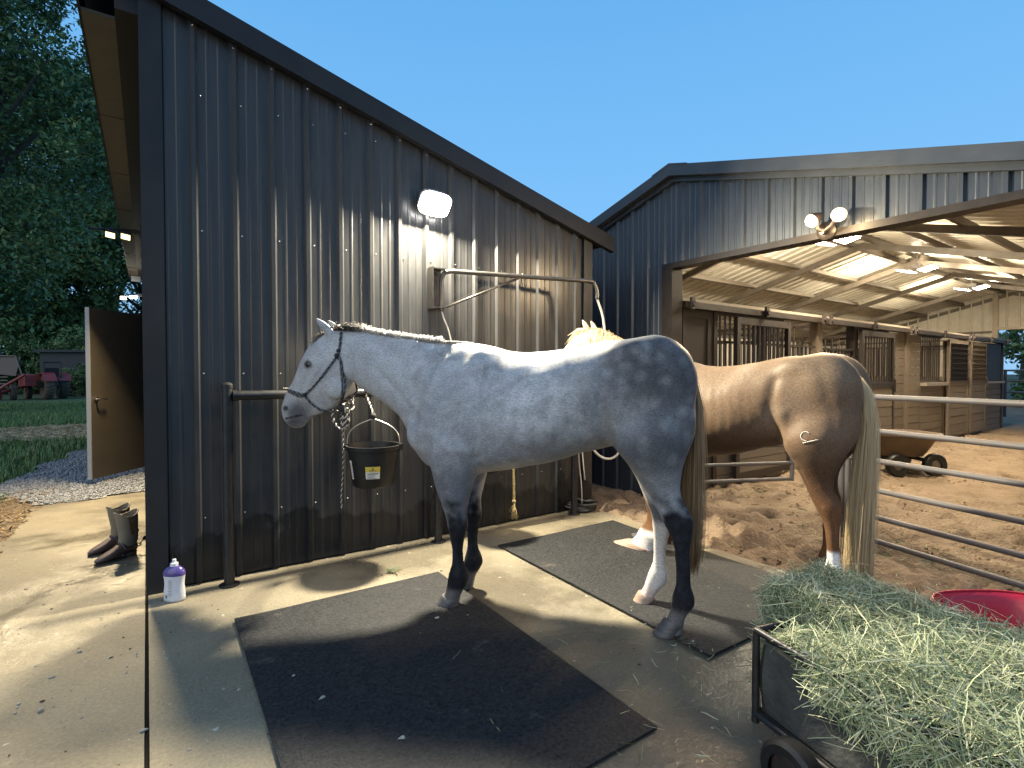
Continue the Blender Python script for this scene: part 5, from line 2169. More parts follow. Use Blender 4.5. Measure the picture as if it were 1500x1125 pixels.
for a, b in (((0, 0), (WL, 0)), ((0, WW), (WL, WW)), ((0, 0), (0, WW)), ((WL, 0), (WL, WW))):
    MB().tube([C(*a, ZT), C(*b, ZT)], .012, 10).build('top_rail', MT['black_paint'], wg, smooth=50)
    MB().tube([C(*a, ZB), C(*b, ZB)], .012, 10).build('bottom_rail', MT['black_paint'], wg, smooth=50)
    n = 14
    p0, p1 = C(*a, 0), C(*b, 0)
    dd_ = (p1 - p0)
    nn = Vector((-dd_.y, dd_.x, 0)).normalized()
    inw = 1 if ((cpt + cd_ * WL / 2 + cs_ * WW / 2) - p0).dot(nn) > 0 else -1
    v, f = [], []
    for i in range(n + 1):
        for j in range(7):
            t, k = i / n, j / 6
            bul = .02 + .035 * math.sin(math.pi * k) * abs(math.sin(math.pi * t * 2.0)) - .018 * math.sin(math.pi * k)
            sag = -.03 * math.sin(math.pi * t * 2) ** 2 * k
            v.append(p0.lerp(p1, .02 + .96 * t) + nn * inw * bul + Vector((0, 0, lerp(ZB + .01, ZT - .035, k) + sag)))
    for i in range(n):
        for j in range(6):
            q = i * 7 + j
            f.append((q, q + 7, q + 8, q + 1))
    pn = MB().add(v, f).build('side_liner', MT['wagon_liner'], wg, smooth=True)
    MB().tube([Vector(v[i * 7 + 6]) for i in range(n + 1)], .008, 6).build('liner_binding', MT['wagon_trim'], pn, smooth=True)
MB().box(C(WL / 2, WW / 2, ZB - .005), (WL - .02, WW - .02, .012), rw).build('floor', MT['wagon_liner'], wg)
for u, v in ((.20, -.045), (.20, WW + .045), (WL - .14, -.045), (WL - .14, WW + .045)):
    s = 1 if v > 0 else -1
    mb = MB()
    c = C(u, v, .115)
    mb.lathe(c, [(.075, -.03), (.10, -.032), (.113, -.022), (.115, 0), (.113, .022), (.10, .032), (.075, .03)], 24, axis=cs_, cap=False)
    wh = mb.build('wheel', MT['black_plastic'], wg, smooth=40)
    mb = MB()
    mb.lathe(c, [(.02, -.03), (.03, -.01), (.076, -.014), (.078, .014), (.03, .01), (.02, .03)], 20, axis=cs_)
    mb.build('rim', MT['bar'], wh, smooth=40)
for u in (.20, WL - .14):
    MB().cyl(C(u, -.03, .115), C(u, WW + .03, .115), .012, 8).build('axle', MT['black_paint'], wg)
mb = MB()
mb.tube(curve([C(0, WW / 2 - .05, .2), C(-.04, WW / 2 - .05, .22)], 3), .012, 8)
mb.build('handle_hinge', MT['black_paint'], wg)

MT['hay'] = [M('hay_pale_green', (.31, .345, .195), .8, var=(30, (.42, .44, .27))), M('hay_olive', (.095, .135, .06), .8, var=(30, (.17, .21, .10))), M('hay_straw', (.50, .49, .33), .75, var=(30, (.40, .39, .25)))]
MT['hay_core'] = M('hay_gap_shade', (.022, .030, .012), .95, var=(40, (.07, .085, .035), .2), bump=(60, 1, .02))  # core darkened so gaps between the stalks read as green shadow


def strands(rng, P0, Nrm, n, lmin, lmax, wid=.0030, up=.25, curl=.25):
    """curved hay stalks lying along a surface; P0 (n,3), normals (n,3)"""
    d = rng.normal(size=(n, 3))
    d -= Nrm * (d * Nrm).sum(1, keepdims=True) * (1 - up)
    d /= np.linalg.norm(d, axis=1, keepdims=True)
    L = rng.uniform(lmin, lmax, n)[:, None]
    sd = np.cross(d, Nrm + rng.normal(size=(n, 3)) * .4)
    sd /= np.linalg.norm(sd, axis=1, keepdims=True) + 1e-9
    W = rng.uniform(.5, 1.3, n)[:, None] * wid / 2
    bend = rng.normal(size=(n, 1)) * curl * L
    vs = []
    for t in (-.5, -.17, .17, .5):
        c = P0 + d * L * t + Nrm * (rng.uniform(0, .012, (n, 1)) + np.abs(d * Nrm).sum(1, keepdims=True) * .0) + np.cross(sd, d) * bend * (t * t)
        k = 1 if abs(t) < .3 else .6
        vs += [c - sd * W * k, c + sd * W * k]
    v = np.stack(vs, 1).reshape(-1, 3)
    i = np.arange(n)[:, None] * 8
    f = np.concatenate([i + np.array([[0, 1, 3, 2]]), i + np.array([[2, 3, 5, 4]]), i + np.array([[4, 5, 7, 6]])], 1).reshape(-1, 4)
    mi = np.repeat(rng.choice([0, 1, 2], n, p=[.37, .45, .18]), 3)  # large olive share also stands in for shaded gaps in the hay
    return v, f, mi


rn = np.random.default_rng(4)
bc = Vector((2.05, .60, .345))
bx_, by_, bz_ = .38, .90, .37
ba = R(-2)
brot = Matrix.Rotation(ba, 3, 'Z') @ Matrix.Rotation(R(4), 3, 'X')
bale = thing('hay_bale', 'green hay bale lying on top of the loose hay in the wagon', 'hay bale', bc - Vector((0, 0, bz_ / 2)))
bm = bmesh.new()
bmesh.ops.create_cube(bm, size=1)
bmesh.ops.subdivide_edges(bm, edges=bm.edges[:], cuts=22, use_grid_fill=True)
for v in bm.verts:
    p = Vector((v.co.x * bx_ * .95, v.co.y * by_ * .97, v.co.z * bz_ * .95))
    e = sum(1 for q in (v.co.x, v.co.y, v.co.z) if abs(q) > .46)
    if e >= 2:
        p *= .965
    fl = .012 * math.sin(p.y * 55)              # flakes
    p += p.normalized() * (.020 * noise.noise(p * 11) + .010 * noise.noise(p * 28) + fl * .5)
    v.co = bc + brot @ p - bale.location
me = bpy.data.meshes.new('bale_core')
bm.to_mesh(me)
bm.free()
me.materials.append(MT['hay_core'])
link('bale_core', me, bale)
n = 21000
fc = rn.choice(6, n, p=[.30, .04, .26, .04, .32, .04])
u, w_ = rn.uniform(-.5, .5, n), rn.uniform(-.5, .5, n)
P0, NN = np.zeros((n, 3)), np.zeros((n, 3))
for k, (ax_, sg) in enumerate(((0, -1), (0, 1), (1, -1), (1, 1), (2, 1), (2, -1))):
    m_ = fc == k
    o1, o2 = [q for q in (0, 1, 2) if q != ax_]
    P0[m_, ax_] = sg * .49
    P0[m_, o1] = u[m_]
    P0[m_, o2] = w_[m_]
    NN[m_, ax_] = sg
P0 *= np.array([bx_, by_, bz_])
P0 += NN * rn.exponential(.008, (n, 1))
rm = np.array(brot)
v, f, mi = strands(rn, P0 @ rm.T + np.array(bc), NN @ rm.T, n, .04, .13, .0024, .28)
o = link('hay_stalks', fast_mesh('hay_stalks', v, f, MT['hay'], at=bale.location, midx=mi), bale)
o['kind'] = 'stuff'
mb = MB()
for q in (-.11, .11):
    pts = []
    for k in range(40):
        a = 2 * math.pi * k / 40
        p = Vector((q, by_ * .508 * sup(math.cos(a), .25), bz_ * .515 * sup(math.sin(a), .25)))
        pts.append(bc + brot @ p)
    mb.tube(pts, .0022, 5, closed=True)
mb.build('twine', MT['rope_tan'], bale)['kind'] = 'stuff'

# loose hay heaped round the bale inside the wagon and spilling over the rail
def heap(u, v):
    k = math.sin(math.pi * min(1, max(0, u / WL))) ** .3
    return ZT - .06 + .075 * k + .035 * N3((u * 6, v * 6, 3)) + .04 * sm(.02, .2, v) * k * sm(.1, .4, u)


mb = MB()
nu, nv = 30, 18
vv, ff = [], []
for i in range(nu + 1):
    for j in range(nv + 1):
        u, v = .02 + (WL - .04) * i / nu, .015 + (WW - .03) * j / nv
        vv.append(C(u, v, heap(u, v)))
for i in range(nu):
    for j in range(nv):
        q = i * (nv + 1) + j
        ff.append((q, q + 1, q + nv + 2, q + nv + 1))
heapo = MB().add(vv, ff).build('loose_hay', MT['hay_core'], at=C(WL / 2, WW / 2, ZB + .002), smooth=True)
tag(heapo, 'loose green hay filling the wagon under and in front of the bale', 'hay', kind='stuff')
n = 10500
uu, ww = rn.uniform(.07, 1, n), .05 + .95 * rn.uniform(0, 1, n) ** 1.4
P0 = np.array([C(.0 + WL * a, -.01 + WW * b, heap(WL * a, WW * b) + rn.exponential(.016)) for a, b in zip(uu, ww)])
NN = np.tile(np.array([[-.25, -.15, 1.0]]), (n, 1))
NN /= np.linalg.norm(NN, axis=1, keepdims=True)
v, f, mi = strands(rn, P0, NN, n, .04, .15, .0025, .30)
n2 = 1700
P1 = np.array([C(WL * rn.uniform(.18, 1), -.012 + rn.normal() * .012, ZT + rn.normal() * .03 - abs(rn.normal()) * .05) for _ in range(n2)])
N1 = np.tile(np.array([[-.9, -.2, .3]]), (n2, 1))
N1 /= np.linalg.norm(N1, axis=1, keepdims=True)
v1, f1, m1 = strands(rn, P1, N1, n2, .05, .14, .0026, .5)
v, f, mi = np.concatenate([v, v1]), np.concatenate([f, f1 + len(v)]), np.concatenate([mi, m1])
o = link('hay_stalks', fast_mesh('hay_stalks', v, f, MT['hay'], at=heapo.location, midx=mi), heapo)
o['kind'] = 'stuff'

# ---- red tub
tc_ = onz(1494, 896, .34)
tub = thing('red_tub', 'red plastic tub with thick rim behind the hay at the right edge', 'tub', (tc_.x, tc_.y, -.0))
ru = Vector((.83, -.55, 0)).normalized()
fu = Vector((-ru.y, ru.x, 0))


def tubring(a, b, z, n=36):
    return [Vector((tc_.x, tc_.y, 0)) + ru * a * sup(math.cos(2 * math.pi * k / n), .72) + fu * b * sup(math.sin(2 * math.pi * k / n), .72) + Vector((0, 0, z)) for k in range(n)]


mb = MB()
mb.rings([tubring(.20, .15, .0), tubring(.21, .16, .01), tubring(.275, .215, .29), tubring(.285, .225, .30), tubring(.30, .24, .305), tubring(.303, .243, .32), tubring(.295, .236, .333), tubring(.278, .22, .33), tubring(.262, .203, .30), tubring(.20, .15, .025)])
mb.build('shell', MT['red_plastic'], tub, smooth=50)
mb = MB()
for s in (1, -1):
    c = Vector((tc_.x, tc_.y, .325)) + ru * .30 * s
    mb.tube(curve([c + fu * .09, c + ru * .03 * s + fu * .06 + Vector((0, 0, -.004)), c + ru * .03 * s - fu * .06 + Vector((0, 0, -.004)), c - fu * .09], 4), .011, 8)
mb.build('handle', MT['black_plastic'], tub, smooth=True)['kind'] = 'stuff'
mb = MB()
mb.tube([q + Vector((0, 0, .336)) - Vector((0, 0, q.z)) for q in tubring(.286, .228, 0)], .004, 6, closed=True)
mb.build('rim_bead', MT['red_plastic'], tub, smooth=True)

# ---- poly dump cart standing in the barn
cc = onz(1312, 690)
MT['tan_poly'] = M('tan_poly', (.11, .066, .03), .65, var=(5, (.07, .042, .02)), bump=(20, .2, .006))
bcart = thing('dump_cart', 'tan tub dump cart on small wheels standing on the barn dirt behind the gate', 'cart', (cc.x, cc.y, -.03))
q0 = Vector((cc.x, cc.y, 0)) + Vector((.10, .0, 0))


def cring(a, b, z, off=0, n=24):
    return [q0 + ru * (a * sup(math.cos(2 * math.pi * k / n), .5) + off) + fu * b * sup(math.sin(2 * math.pi * k / n), .5) + Vector((0, 0, z)) for k in range(n)]


mb = MB()
mb.rings([cring(.25, .22, .22, -.03), cring(.28, .25, .26, -.03), cring(.40, .32, .50), cring(.44, .36, .505), cring(.44, .36, .53), cring(.40, .33, .53), cring(.37, .30, .50), cring(.25, .22, .26, -.03)])
mb.build('tub', MT['tan_poly'], bcart, smooth=40)
mb = MB()
for a in (-.25, .25):
    mb.box(q0 + ru * a + Vector((0, 0, .17)), (.05, .50, .05), Matrix.Rotation(math.atan2(fu.y, fu.x) - math.pi / 2, 3, 'Z'))
mb.box(q0 + Vector((0, 0, .195)), (.6, .05, .04), Matrix.Rotation(math.atan2(ru.y, ru.x), 3, 'Z'))
mb.build('chassis', MT['bar'], bcart)
for a in (-.25, .25):
    for b in (-.30, .30):
        c = q0 + ru * a + fu * b + Vector((0, 0, .125))
        m2 = MB().lathe(c, [(.07, -.04), (.14, -.045), (.155, -.02), (.155, .02), (.14, .045), (.07, .04)], 20, axis=fu, cap=False)
        wh = m2.build('wheel', MT['black_plastic'], bcart, smooth=40)
        MB().lathe(c, [(.02, -.03), (.072, -.02), (.072, .02), (.02, .03)], 16, axis=fu).build('rim', MT['frame_steel'], wh, smooth=40)
mb = MB()
mb.tube(curve([q0 - ru * .3 + Vector((0, 0, .2)), q0 - ru * .55 + Vector((0, 0, .3)), q0 - ru * .8 + Vector((0, 0, .55))], 4), .014, 8)
mb.build('tow_handle', MT['bar'], bcart, smooth=True)

# ---- small litter on the concrete
rg = random.Random(12)
mb = MB()
c0 = onz(575, 838)
for k in range(34):
    a = rg.uniform(0, 6.28)
    l_ = rg.uniform(.02, .075)
    p = c0 + Vector((rg.gauss(0, .02), rg.gauss(0, .015), .006 + rg.random() * .01))
    d = Vector((math.cos(a), math.sin(a), rg.uniform(-.05, .35)))
    s = Vector((-d.y, d.x, 0)) * rg.uniform(.003, .007)
    mb.add([p - s * .3, p + d * l_ * .5 - s, p + d * l_, p + d * l_ * .5 + s], [(0, 1, 2, 3)])
o = mb.build('leaf_sprig', M('sprig_green', (.06, .075, .03), .7), at=c0)
tag(o, 'small green leaf sprig on the concrete between the shed wall and the mat', 'sprig')
mb = MB()
for k in range(420):
    x, y = rg.uniform(-.9, 3.4), rg.uniform(.6, 3.8)
    if rg.random() < .5:
        x, y = rg.uniform(-.9, .5), rg.uniform(1.5, 5)
    r = rg.choice((.003, .004, .005, .008)) * rg.uniform(.6, 1.2)
    z = (zwalk(x, y) if x < -.016 else zpad(x, y))
    if abs(x + .016) < .025:
        continue
    a0 = rg.uniform(0, 6)
    ring = [Vector((x + r * rg.uniform(.5, 1.3) * math.cos(a0 + k2 * 1.05), y + r * rg.uniform(.5, 1.3) * math.sin(a0 + k2 * 1.05), z + .001)) for k2 in range(6)]
    topv = [q.lerp(Vector((x, y, z)), .4) + Vector((0, 0, r * .5)) for q in ring]
    mb.mi = 0 if rg.random() < .55 else 1
    mb.rings([ring, topv])
for (px, py) in ((285, 908), (165, 881), (150, 905), (117, 955), (75, 993), (472, 1022), (350, 1010), (245, 965), (318, 1068), (60, 1040), (430, 990), (640, 905), (1015, 940), (945, 915), (590, 1080), (210, 1070)):
    c = onz(px, py, .003)
    if .3 < c.x < 1.6 and 1.25 < c.y < 3.2 or c.x > 2.15 and 1.4 < c.y < 3.4:
        c = onz(px, py, .026)
    r = rg.uniform(.005, .011)
    a0 = rg.uniform(0, 6)
    ring = [c + Vector((r * rg.uniform(.4, 1.4) * math.cos(a0 + k * .9) * 1.5, r * rg.uniform(.4, 1.2) * math.sin(a0 + k * .9), 0)) for k in range(7)]
    mb.mi = 0
    mb.rings([ring, [q.lerp(c, .35) + Vector((0, 0, .005)) for q in ring]])
o = mb.build('litter', [M('pale_litter', (.33, .31, .26), .85), M('dark_litter', (.06, .045, .03), .9)])
tag(o, kind='stuff')
v, f, mi = None, None, None
n = 500
P0 = np.stack([rn.normal(2.2, .8, n), rn.normal(.9, .7, n), np.full(n, .012)], 1)
P0 = np.concatenate([P0, np.stack([rn.uniform(3.7, 5, 700), rn.uniform(.2, 2.4, 700), np.full(700, -.005)], 1)])
NN = np.tile(np.array([[0, 0, 1.0]]), (len(P0), 1))
v, f, mi = strands(rn, P0, NN, len(P0), .03, .10, .003, .05, .1)
o = link('scattered_hay', fast_mesh('scattered_hay', v, f, MT['hay'], midx=mi))
tag(o, kind='stuff')

# ================================================================== FIELD, TREES, TRACTOR
MT['bark'] = M('bark', (.05, .04, .032), .9, var=(8, (.09, .075, .06), .3), stretch=(6, 6, 1), bump=(20, .8, .03))
LEAF = [M('leaf_dark', (.045, .09, .028), .55, var=(1.5, (.07, .13, .04))), M('leaf_mid', (.085, .15, .045), .55, var=(1.5, (.11, .19, .06))), M('leaf_light', (.13, .21, .07), .5, var=(1.5, (.16, .24, .09)))]


def leaf_cloud(rng, centers, radii, per, size):
    n = len(centers) * per
    c = np.repeat(np.array(centers), per, 0)
    r = np.repeat(np.array(radii), per)[:, None]
    d = rng.normal(size=(n, 3))
    d /= np.linalg.norm(d, axis=1, keepdims=True)
    rad = rng.uniform(.25, 1, (n, 1)) ** .6
    p = c + d * r * rad * np.array([1, 1, .72])
    a = rng.normal(size=(n, 3))
    a /= np.linalg.norm(a, axis=1, keepdims=True)
    b = np.cross(a, rng.normal(size=(n, 3)))
    b /= np.linalg.norm(b, axis=1, keepdims=True)
    s = rng.uniform(.6, 1.3, (n, 1)) * size
    v = np.stack([p - a * s, p - b * s * .45 + a * s * .1, p + a * s, p + b * s * .45 + a * s * .1], 1).reshape(-1, 3)
    f = np.arange(n * 4).reshape(-1, 4)
    clump = np.repeat(rng.uniform(0, 1, len(centers)), per)
    t = clump + rng.normal(0, .22, n)
    mi = np.where(t < .42, 0, np.where(t < .85, 1, 2))
    return v, f, mi


def tree(label, x, y, h, cr, seed, clumps=70, per=170, size=.10, low=.25, cat='tree', name='broadleaf_tree', group='trees beyond the field'):
    rg = random.Random(seed)
    rng = np.random.default_rng(seed)
    z0 = -.1
    t = thing(name, label, cat, (x, y, z0), group)
    mb = MB()
    tr = max(.08, h * .022)
    tp = [Vector((x, y, z0))]
    for k in range(1, 7):
        tp.append(Vector((x + rg.gauss(0, .12) * k * .5, y + rg.gauss(0, .12) * k * .5, z0 + h * .8 * k / 6)))
    mb.tube(tp, [tr * (1.25 if k == 0 else 1 - .13 * k) for k in range(7)], 10)
    cents, rads = [], []
    for k in range(clumps):
        a = rg.uniform(0, 6.283)
        zf = rg.uniform(low, 1.0)
        prof = math.sin(math.pi * min(1, max(.05, (zf - low * .8) / (1.12 - low * .8)))) ** .6
        rr = cr * prof * rg.uniform(.35, 1.0)
        c = Vector((x + rr * math.cos(a), y + rr * math.sin(a), z0 + h * zf))
        cents.append(tuple(c))
        rads.append(cr * rg.uniform(.16, .30))
        if k % 4 == 0:
            s = tp[min(6, max(1, int(zf * 6 * .8)))]
            m = s.lerp(c, .5) + Vector((0, 0, .1 * rr))
            mb.tube([s, m, c], [tr * .38, tr * .2, .012], 6)
    mb.build('trunk', MT['bark'], t, smooth=True)
    v, f, mi = leaf_cloud(rng, cents, rads, per, size)
    link('crown', fast_mesh('crown', v, f, LEAF, at=t.location, midx=mi), t)
    return t


tree('tall broadleaf tree rising beside the tan eave with sky showing through', -5.2, 23.5, 21, 5.0, 1, 210, 430, .09, .18)
tree('dark tree behind the red tractor at the left edge of the view', -13, 49, 20, 7, 2, 100, 220, .14, .06)
tree('broad dark tree behind the open tan door', -6.5, 50, 22, 7.5, 3, 150, 430, .19, .03)
tree('dark tree half hidden by the shed corner far behind the door', 0.6, 52, 22, 7.5, 4, 140, 400, .19, .03)
tree('dark tree beyond the far left of the field', -20, 52, 21, 8, 5, 80, 150, .17, .05)
tree('tree behind the others in the dark wood line', -11, 60, 26, 9, 6, 90, 150, .19, .04)
tree('tall tree at the back of the dark wood line', -2.5, 62, 27, 9, 7, 90, 150, .19, .04)
G2 = 'low bushes along the wood line'
for i, (x, y, h, r, lab) in enumerate(((-9.5, 45.5, 4.6, 2.8, 'low bush at the wood edge behind the tractor'), (-6.0, 46, 3.8, 2.6, 'low bush beneath the dark trees left of the open door'), (-2.6, 44, 4.2, 2.8, 'low bush just left of the open tan door'), (-14, 46, 5, 3, 'low bush at the far left of the wood edge'))):
    tree(lab, x, y, h, r, 20 + i, 40, 150, .09, .05, 'bush', 'bush', G2)
tree('dark tree framed by the far barn doorway', 29, 4.6, 11, 3.6, 31, 70, 160, .13, .03, group='trees beyond the barn')
tree('dark leafy tree right of the far barn doorway view', 32, .5, 12, 4.0, 32, 70, 160, .13, .03, group='trees beyond the barn')
tree('tree top just showing above the barn roof at the right edge', 40.5, 7.6, 14.0, 3.2, 33, 60, 160, .16, .3, group='trees beyond the barn')

# grass blades near and far in the wedge beside the shed
rng = np.random.default_rng(9)


def scatter(n, x0, x1, y0, y1, ok):
    out = []
    while len(out) < n:
        m = n * 2
        xs, ys = rng.uniform(x0, x1, m), rng.uniform(y0, y1, m)
        for x, y in zip(xs, ys):
            if ok(x, y):
                out.append((x, y, zfield(x, y)))
                if len(out) >= n:
                    break
    return np.array(out)


GR = [M('grass_blade_dark', (.075, .15, .04), .7), M('grass_blade_mid', (.12, .20, .06), .7), M('grass_blade_dry', (.21, .20, .09), .8)]
notpath = lambda x, y: not gravel_in(x, y) and not straw_in(x, y) and x > -.32 * y - 1 and (x < -1.25 or y > 8) and (x < -.1)
base = scatter(52000, -9, -.1, 5.2, 30, lambda x, y: notpath(x, y) and N3((x, y, 6), .7) > -.45 - .02 * y)
nb_ = len(base)
hgt = rng.uniform(.05, .13, nb_) * (1 + .025 * base[:, 1])
v, f = blades(rng, base, hgt, rng.uniform(.004, .010, nb_) * (1 + .07 * base[:, 1]), rng.normal(0, .5, nb_), nb_)
mi = rng.choice([0, 1, 2], nb_, p=[.5, .38, .12])
o = link('grass', fast_mesh('grass', v, f, GR, midx=np.concatenate([mi, mi])))
tag(o, kind='stuff')
base = scatter(6000, -6, 1, 13, 18.2, straw_in)
v, f, mi = strands(rng, base + np.array([0, 0, .04]), np.tile(np.array([[0, 0, 1.0]]), (len(base), 1)), len(base), .08, .25, .012, .12)
o = link('straw', fast_mesh('straw', v, f, [M('straw_stalk', (.42, .31, .16), .8), M('straw_stalk_dull', (.28, .2, .1), .8), M('straw_stalk_pale', (.5, .4, .24), .8)], midx=mi))
tag(o, kind='stuff')
base = scatter(1500, -1.75, -.82, 4.6, 8, lambda x, y: x < -.9)
v, f, mi = strands(rng, base + np.array([0, 0, .03]), np.tile(np.array([[0, 0, 1.0]]), (len(base), 1)), len(base), .04, .13, .009, .15)
o = link('dead_leaves', fast_mesh('dead_leaves', v, f, [M('dead_leaf', (.20, .12, .05), .85), M('dead_leaf_dark', (.09, .055, .025), .85), M('dead_leaf_pale', (.34, .25, .13), .8)], midx=mi))
tag(o, kind='stuff')
# gravel stones
mb = MB()
rg = random.Random(6)
cnt = 0
vv, ff = [], []
oc = np.array([(1, 0, 0), (0, 1, 0), (-1, 0, 0), (0, -1, 0), (0, 0, 1), (0, 0, -1)], float)
of = np.array([(0, 1, 4), (1, 2, 4), (2, 3, 4), (3, 0, 4), (1, 0, 5), (2, 1, 5), (3, 2, 5), (0, 3, 5)])
while cnt < 9000:
    x, y = rg.uniform(-2.0, .6), rg.uniform(6.6, 12.8)
    if not gravel_in(x, y):
        continue
    s = rg.uniform(.010, .026)
    rt = np.array(Matrix.Rotation(rg.uniform(0, 6), 3, 'Z') @ Matrix.Rotation(rg.uniform(0, 6), 3, 'X'))
    vv.append((oc * s * np.array([rg.uniform(.7, 1.2), rg.uniform(.7, 1.2), rg.uniform(.5, .9)])) @ rt.T + np.array([x, y, zfield(x, y) + .034]))
    ff.append(of + 6 * cnt)
    cnt += 1
o = link('gravel', fast_mesh('gravel', np.concatenate(vv), np.concatenate(ff), [MT['stone'], M('dark_stone', (.16, .165, .175), .85)], midx=np.repeat(rng.choice([0, 1], cnt), 8)))
tag(o, kind='stuff')

# dirt clods in the barn
vv, ff = [], []
cnt = 0
while cnt < 3600:
    x, y = 3.6 + 9 * rg.random() ** 1.8, rg.uniform(-1.0, 4.6)
    if y > 3.6 and x > 4.6:
        continue
    if N3((x, y, 21), 1.6) < rg.uniform(-.2, .35):
        continue
    s = rg.uniform(.005, .018) * (1 + .7 * (rg.random() > .93))
    rt = np.array(Matrix.Rotation(rg.uniform(0, 6), 3, 'Z') @ Matrix.Rotation(rg.uniform(0, 6), 3, 'X'))
    vv.append((oc * s * np.array([rg.uniform(.7, 1.3), rg.uniform(.7, 1.3), rg.uniform(.5, .9)])) @ rt.T + np.array([x, y, zdirt(x, y) + s * .25]))
    ff.append(of + 6 * cnt)
    cnt += 1
o = link('dirt_clods', fast_mesh('dirt_clods', np.concatenate(vv), np.concatenate(ff), [MT['dirt'], M('dark_clod', (.20, .13, .075), .95)], midx=np.repeat(rng.choice([0, 1], cnt), 8)))
tag(o, kind='stuff')

# ---- red tractor far across the grass
tb = onz(42, 584)
U = Vector((math.cos(YAW), math.sin(YAW), 0))
V = Vector((-U.y, U.x, 0))
tr_ = thing('red_tractor', 'red compact tractor with front loader bucket parked across the grass', 'tractor', (tb.x, tb.y, -.05))
MT['red_paint'] = M('faded_red_paint', (.26, .03, .03), .45, var=(3, (.18, .03, .028)))
MT['tyre'] = M('muddy_tyre', (.05, .042, .035), .85, var=(6, (.12, .09, .065), .3), bump=(30, .5, .02))
ps = .0339                                 # metres per photo pixel out there
Q = lambda px, zz, d=0.0: Vector((tb.x, tb.y, 0)) + U * (px - 42) * ps + V * d + Vector((0, 0, zz))
rq_ = Matrix.Rotation(YAW, 3, 'Z')


def tyre(c, r, wd, ax):
    mb = MB().lathe(c, [(r * .55, -wd * .4), (r * .9, -wd * .5), (r, -wd * .3), (r, wd * .3), (r * .9, wd * .5), (r * .55, wd * .4)], 28, axis=ax, cap=False)
    for k in range(22):
        a = 2 * math.pi * k / 22
        q = Vector(ax).to_track_quat('Z', 'Y').to_matrix()
        for s in (1, -1):
            p = c + q @ Vector((r * 1.0 * math.cos(a + s * .07), r * 1.0 * math.sin(a + s * .07), s * wd * .22))
            mb.box(p, (.06, .05, wd * .42), q @ Matrix.Rotation(a, 3, 'Z'))
    w_ = mb.build('wheel', MT['tyre'], tr_, smooth=40)
    MB().lathe(c, [(r * .12, -wd * .2), (r * .5, -wd * .12), (r * .57, -wd * .38), (r * .57, wd * .38), (r * .5, wd * .12), (r * .12, wd * .2)], 20, axis=ax).build('rim', MT['tan_poly'], w_, smooth=40)


axd = (V * .8 + U * .6).normalized()
fwd_t = (U * -.8 + V * .6).normalized()
tyre(Q(76, .60, -.2), .62, .40, axd)
tyre(Q(66, .60, 1.1), .62, .40, axd)
tyre(Q(38, .36, -.7), .36, .24, axd)
tyre(Q(28, .36, .5), .36, .24, axd)
rt_ = Matrix.Rotation(math.atan2(fwd_t.y, fwd_t.x), 3, 'Z')
mb = MB()
mb.box(Q(44, .95, 0), (1.5, .62, .55), rt_).box(Q(40, 1.24, 0), (1.2, .55, .08), rt_, .9)
mb.build('hood', MT['red_paint'], tr_)
mb = MB()
for (px, d) in ((76, -.2), (66, 1.1)):
    c = Q(px, .62, d)
    v = []
    for k in range(9):
        a = R(20 + k * 17)
        for s in (-.26, .26):
            v.append(c + fwd_t * .74 * math.cos(a) + Vector((0, 0, .74 * math.sin(a))) + axd * s)
            v.append(c + fwd_t * .70 * math.cos(a) + Vector((0, 0, .70 * math.sin(a))) + axd * s)
    f = []
    for k in range(8):
        b = 4 * k
        f += [(b, b + 4, b + 6, b + 2), (b + 1, b + 3, b + 7, b + 5), (b, b + 1, b + 5, b + 4), (b + 2, b + 6, b + 7, b + 3)]
    MB().add(v, f).build('fender', MT['red_paint'], tr_, smooth=40)
MB().box(Q(60, .78, .3), (1.0, .9, .30), rt_).build('chassis', MT['bar'], tr_)
st_ = MB()
st_.box(Q(62, 1.05, .35), (.5, .55, .14), rt_)
st_.box(Q(68, 1.35, .4), (.10, .55, .50), rt_)
st_.build('seat', MT['black_plastic'], tr_)
mb = MB()
for s in (-.35, .35):
    p = Q(70, .9, .35) + axd * s
    mb.tube([p, p + Vector((0, 0, 1.0))], .04, 8)
p0_, p1_ = Q(70, 1.9, .35) - axd * .35, Q(70, 1.9, .35) + axd * .35
mb.tube([p0_, p1_], .04, 8)
mb.build('roll_bar', MT['bar'], tr_)
# upright dark panel (raised grille guard) and loader
mb = MB()
mb.box(Q(27, 1.72, -.5), (1.0, .06, 1.0), Matrix.Rotation(YAW, 3, 'Z') @ Matrix.Rotation(R(-10), 3, 'X') @ Matrix.Rotation(R(6), 3, 'Y'))
gd = mb.build('raised_panel', MT['bar'], tr_)
mb = MB()
e = [Q(10, 2.22, -.52), Q(38, 2.20, -.52), Q(46, 1.25, -.50)]
mb.tube(e, .035, 6)
mb.build('panel_edge', MT['frame_steel'], gd)
mb = MB()
for k in range(4):
    mb.tube([Q(-12, .62 + .17 * k, -1.0), Q(36, .62 + .17 * k, -.9)], .03, 6)
mb.tube([Q(-2, .5, -1.0), Q(-2, 1.25, -1.0)], .035, 6).tube([Q(20, .5, -.95), Q(20, 1.25, -.95)], .035, 6)
mb.build('guard_bars', MT['frame_steel'], tr_)
mb = MB()
bk = [(0, .0), (.10, .0), (.55, .10), (.55, .16), (.12, .08), (.05, .60), (0, .60)]
for s0, s1 in ((-22, 33),):
    A_, B_ = [Q(s0, z, -1.7 + y) for y, z in bk], [Q(s1, z, -1.6 + y) for y, z in bk]
    mb.rings([A_, B_])
mb.box(Q(33, .30, -1.42), (.04, .55, .60), rq_).box(Q(-22, .30, -1.5), (.04, .55, .60), rq_)
mb.build('loader_bucket', MT['red_paint'], tr_)
mb = MB()
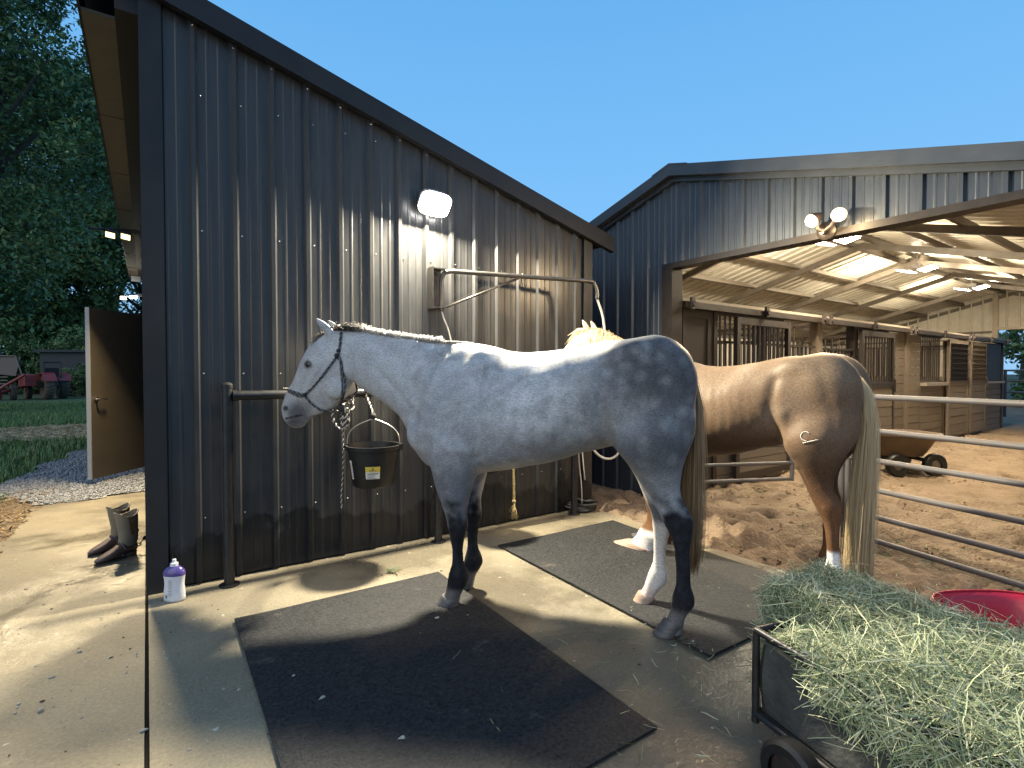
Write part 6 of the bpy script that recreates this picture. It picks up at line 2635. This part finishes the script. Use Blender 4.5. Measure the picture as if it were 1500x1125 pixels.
for d in (-.75, .75):
    mb.tube([Q(30, .35, -1.3 + .2 * d), Q(44, .75, -.5 + d), Q(60, 1.25, -.1 + d)], .07, 8)
mb.build('loader_arm', MT['red_paint'], tr_)['kind'] = 'stuff'

# ---- low dark implement and bluish shed beyond
ib = onz(104, 572)
im = thing('farm_trailer', 'dark flat farm trailer standing in the grass right of the tractor', 'trailer', (ib.x, ib.y, -.05))
J2 = lambda du, z, d=0.0: Vector((ib.x, ib.y, 0)) + U * du + V * d + Vector((0, 0, z))
MB().box(J2(0, .72), (1.9, 1.3, .09), rq_).build('deck', MT['bar'], im)
for du in (-.8, -.25, .3, .85):
    MB().box(J2(du, .98, -.6), (.06, .05, .45), rq_).build('stake', MT['bar'], im)
MB().tube([J2(-.9, 1.15, -.6), J2(.95, 1.1, -.6)], .035, 6).build('stake_rail', MT['bar'], im)
MB().tube([J2(-.9, .7), J2(-1.6, .45)], .05, 6).build('tongue', MT['bar'], im)
for d in (-.6, .6):
    MB().lathe(J2(.1, .33, d), [(.12, -.1), (.32, -.1), (.36, 0), (.32, .1), (.12, .1)], 18, axis=V).build('wheel', MT['tyre'], im, smooth=40)
sb = onz(158, 577)
sb.z = -.05
sh2 = thing('far_shed', 'low bluish grey shed far across the field behind the tractor', 'shed', sb)
MT['blue_grey'] = M('blue_grey_sheet', (.008, .016, .022), .7, var=(2, (.014, .025, .032)))
MB().box(sb + Vector((0, 0, 1.35)), (5.0, 4, 2.7), rq_).build('walls', MT['blue_grey'], sh2)
MB().box(sb + Vector((0, 0, 2.78)), (5.4, 4.5, .14), rq_ @ Matrix.Rotation(R(2), 3, 'X')).build('roof', MT['blue_grey'], sh2)
for i, (px, dy, h, lab) in enumerate(((112, -2.2, 1.7, 'low scrubby bush in front of the dark far shed, beside the trailer'), (140, -2.6, 1.9, 'low scrubby bush in front of the dark far shed, nearest the open door'))):
    q = onz(px, 579)
    tree(lab, q.x, q.y - 1.2 + .4 * i, h, 1.25, 60 + i, 26, 170, .07, .03, 'bush', 'bush', 'scrub in front of the far shed')
# pipe fence beyond the far barn doorway
fn = thing('pipe_fence', 'dark pipe paddock fence seen through the far barn doorway', 'fence', (22, 3, -.03))
for k in range(7):
    y = 6.5 - k * 1.9
    MB().cyl((22, y, -.05), (22, y, 1.45), .04, 8).build('post', MT['bar'], fn)
for z in (.4, .75, 1.1, 1.42):
    MB().cyl((22, 6.5, z), (22, -4.9, z), .03, 8).build('rail', MT['rust_galv'], fn)
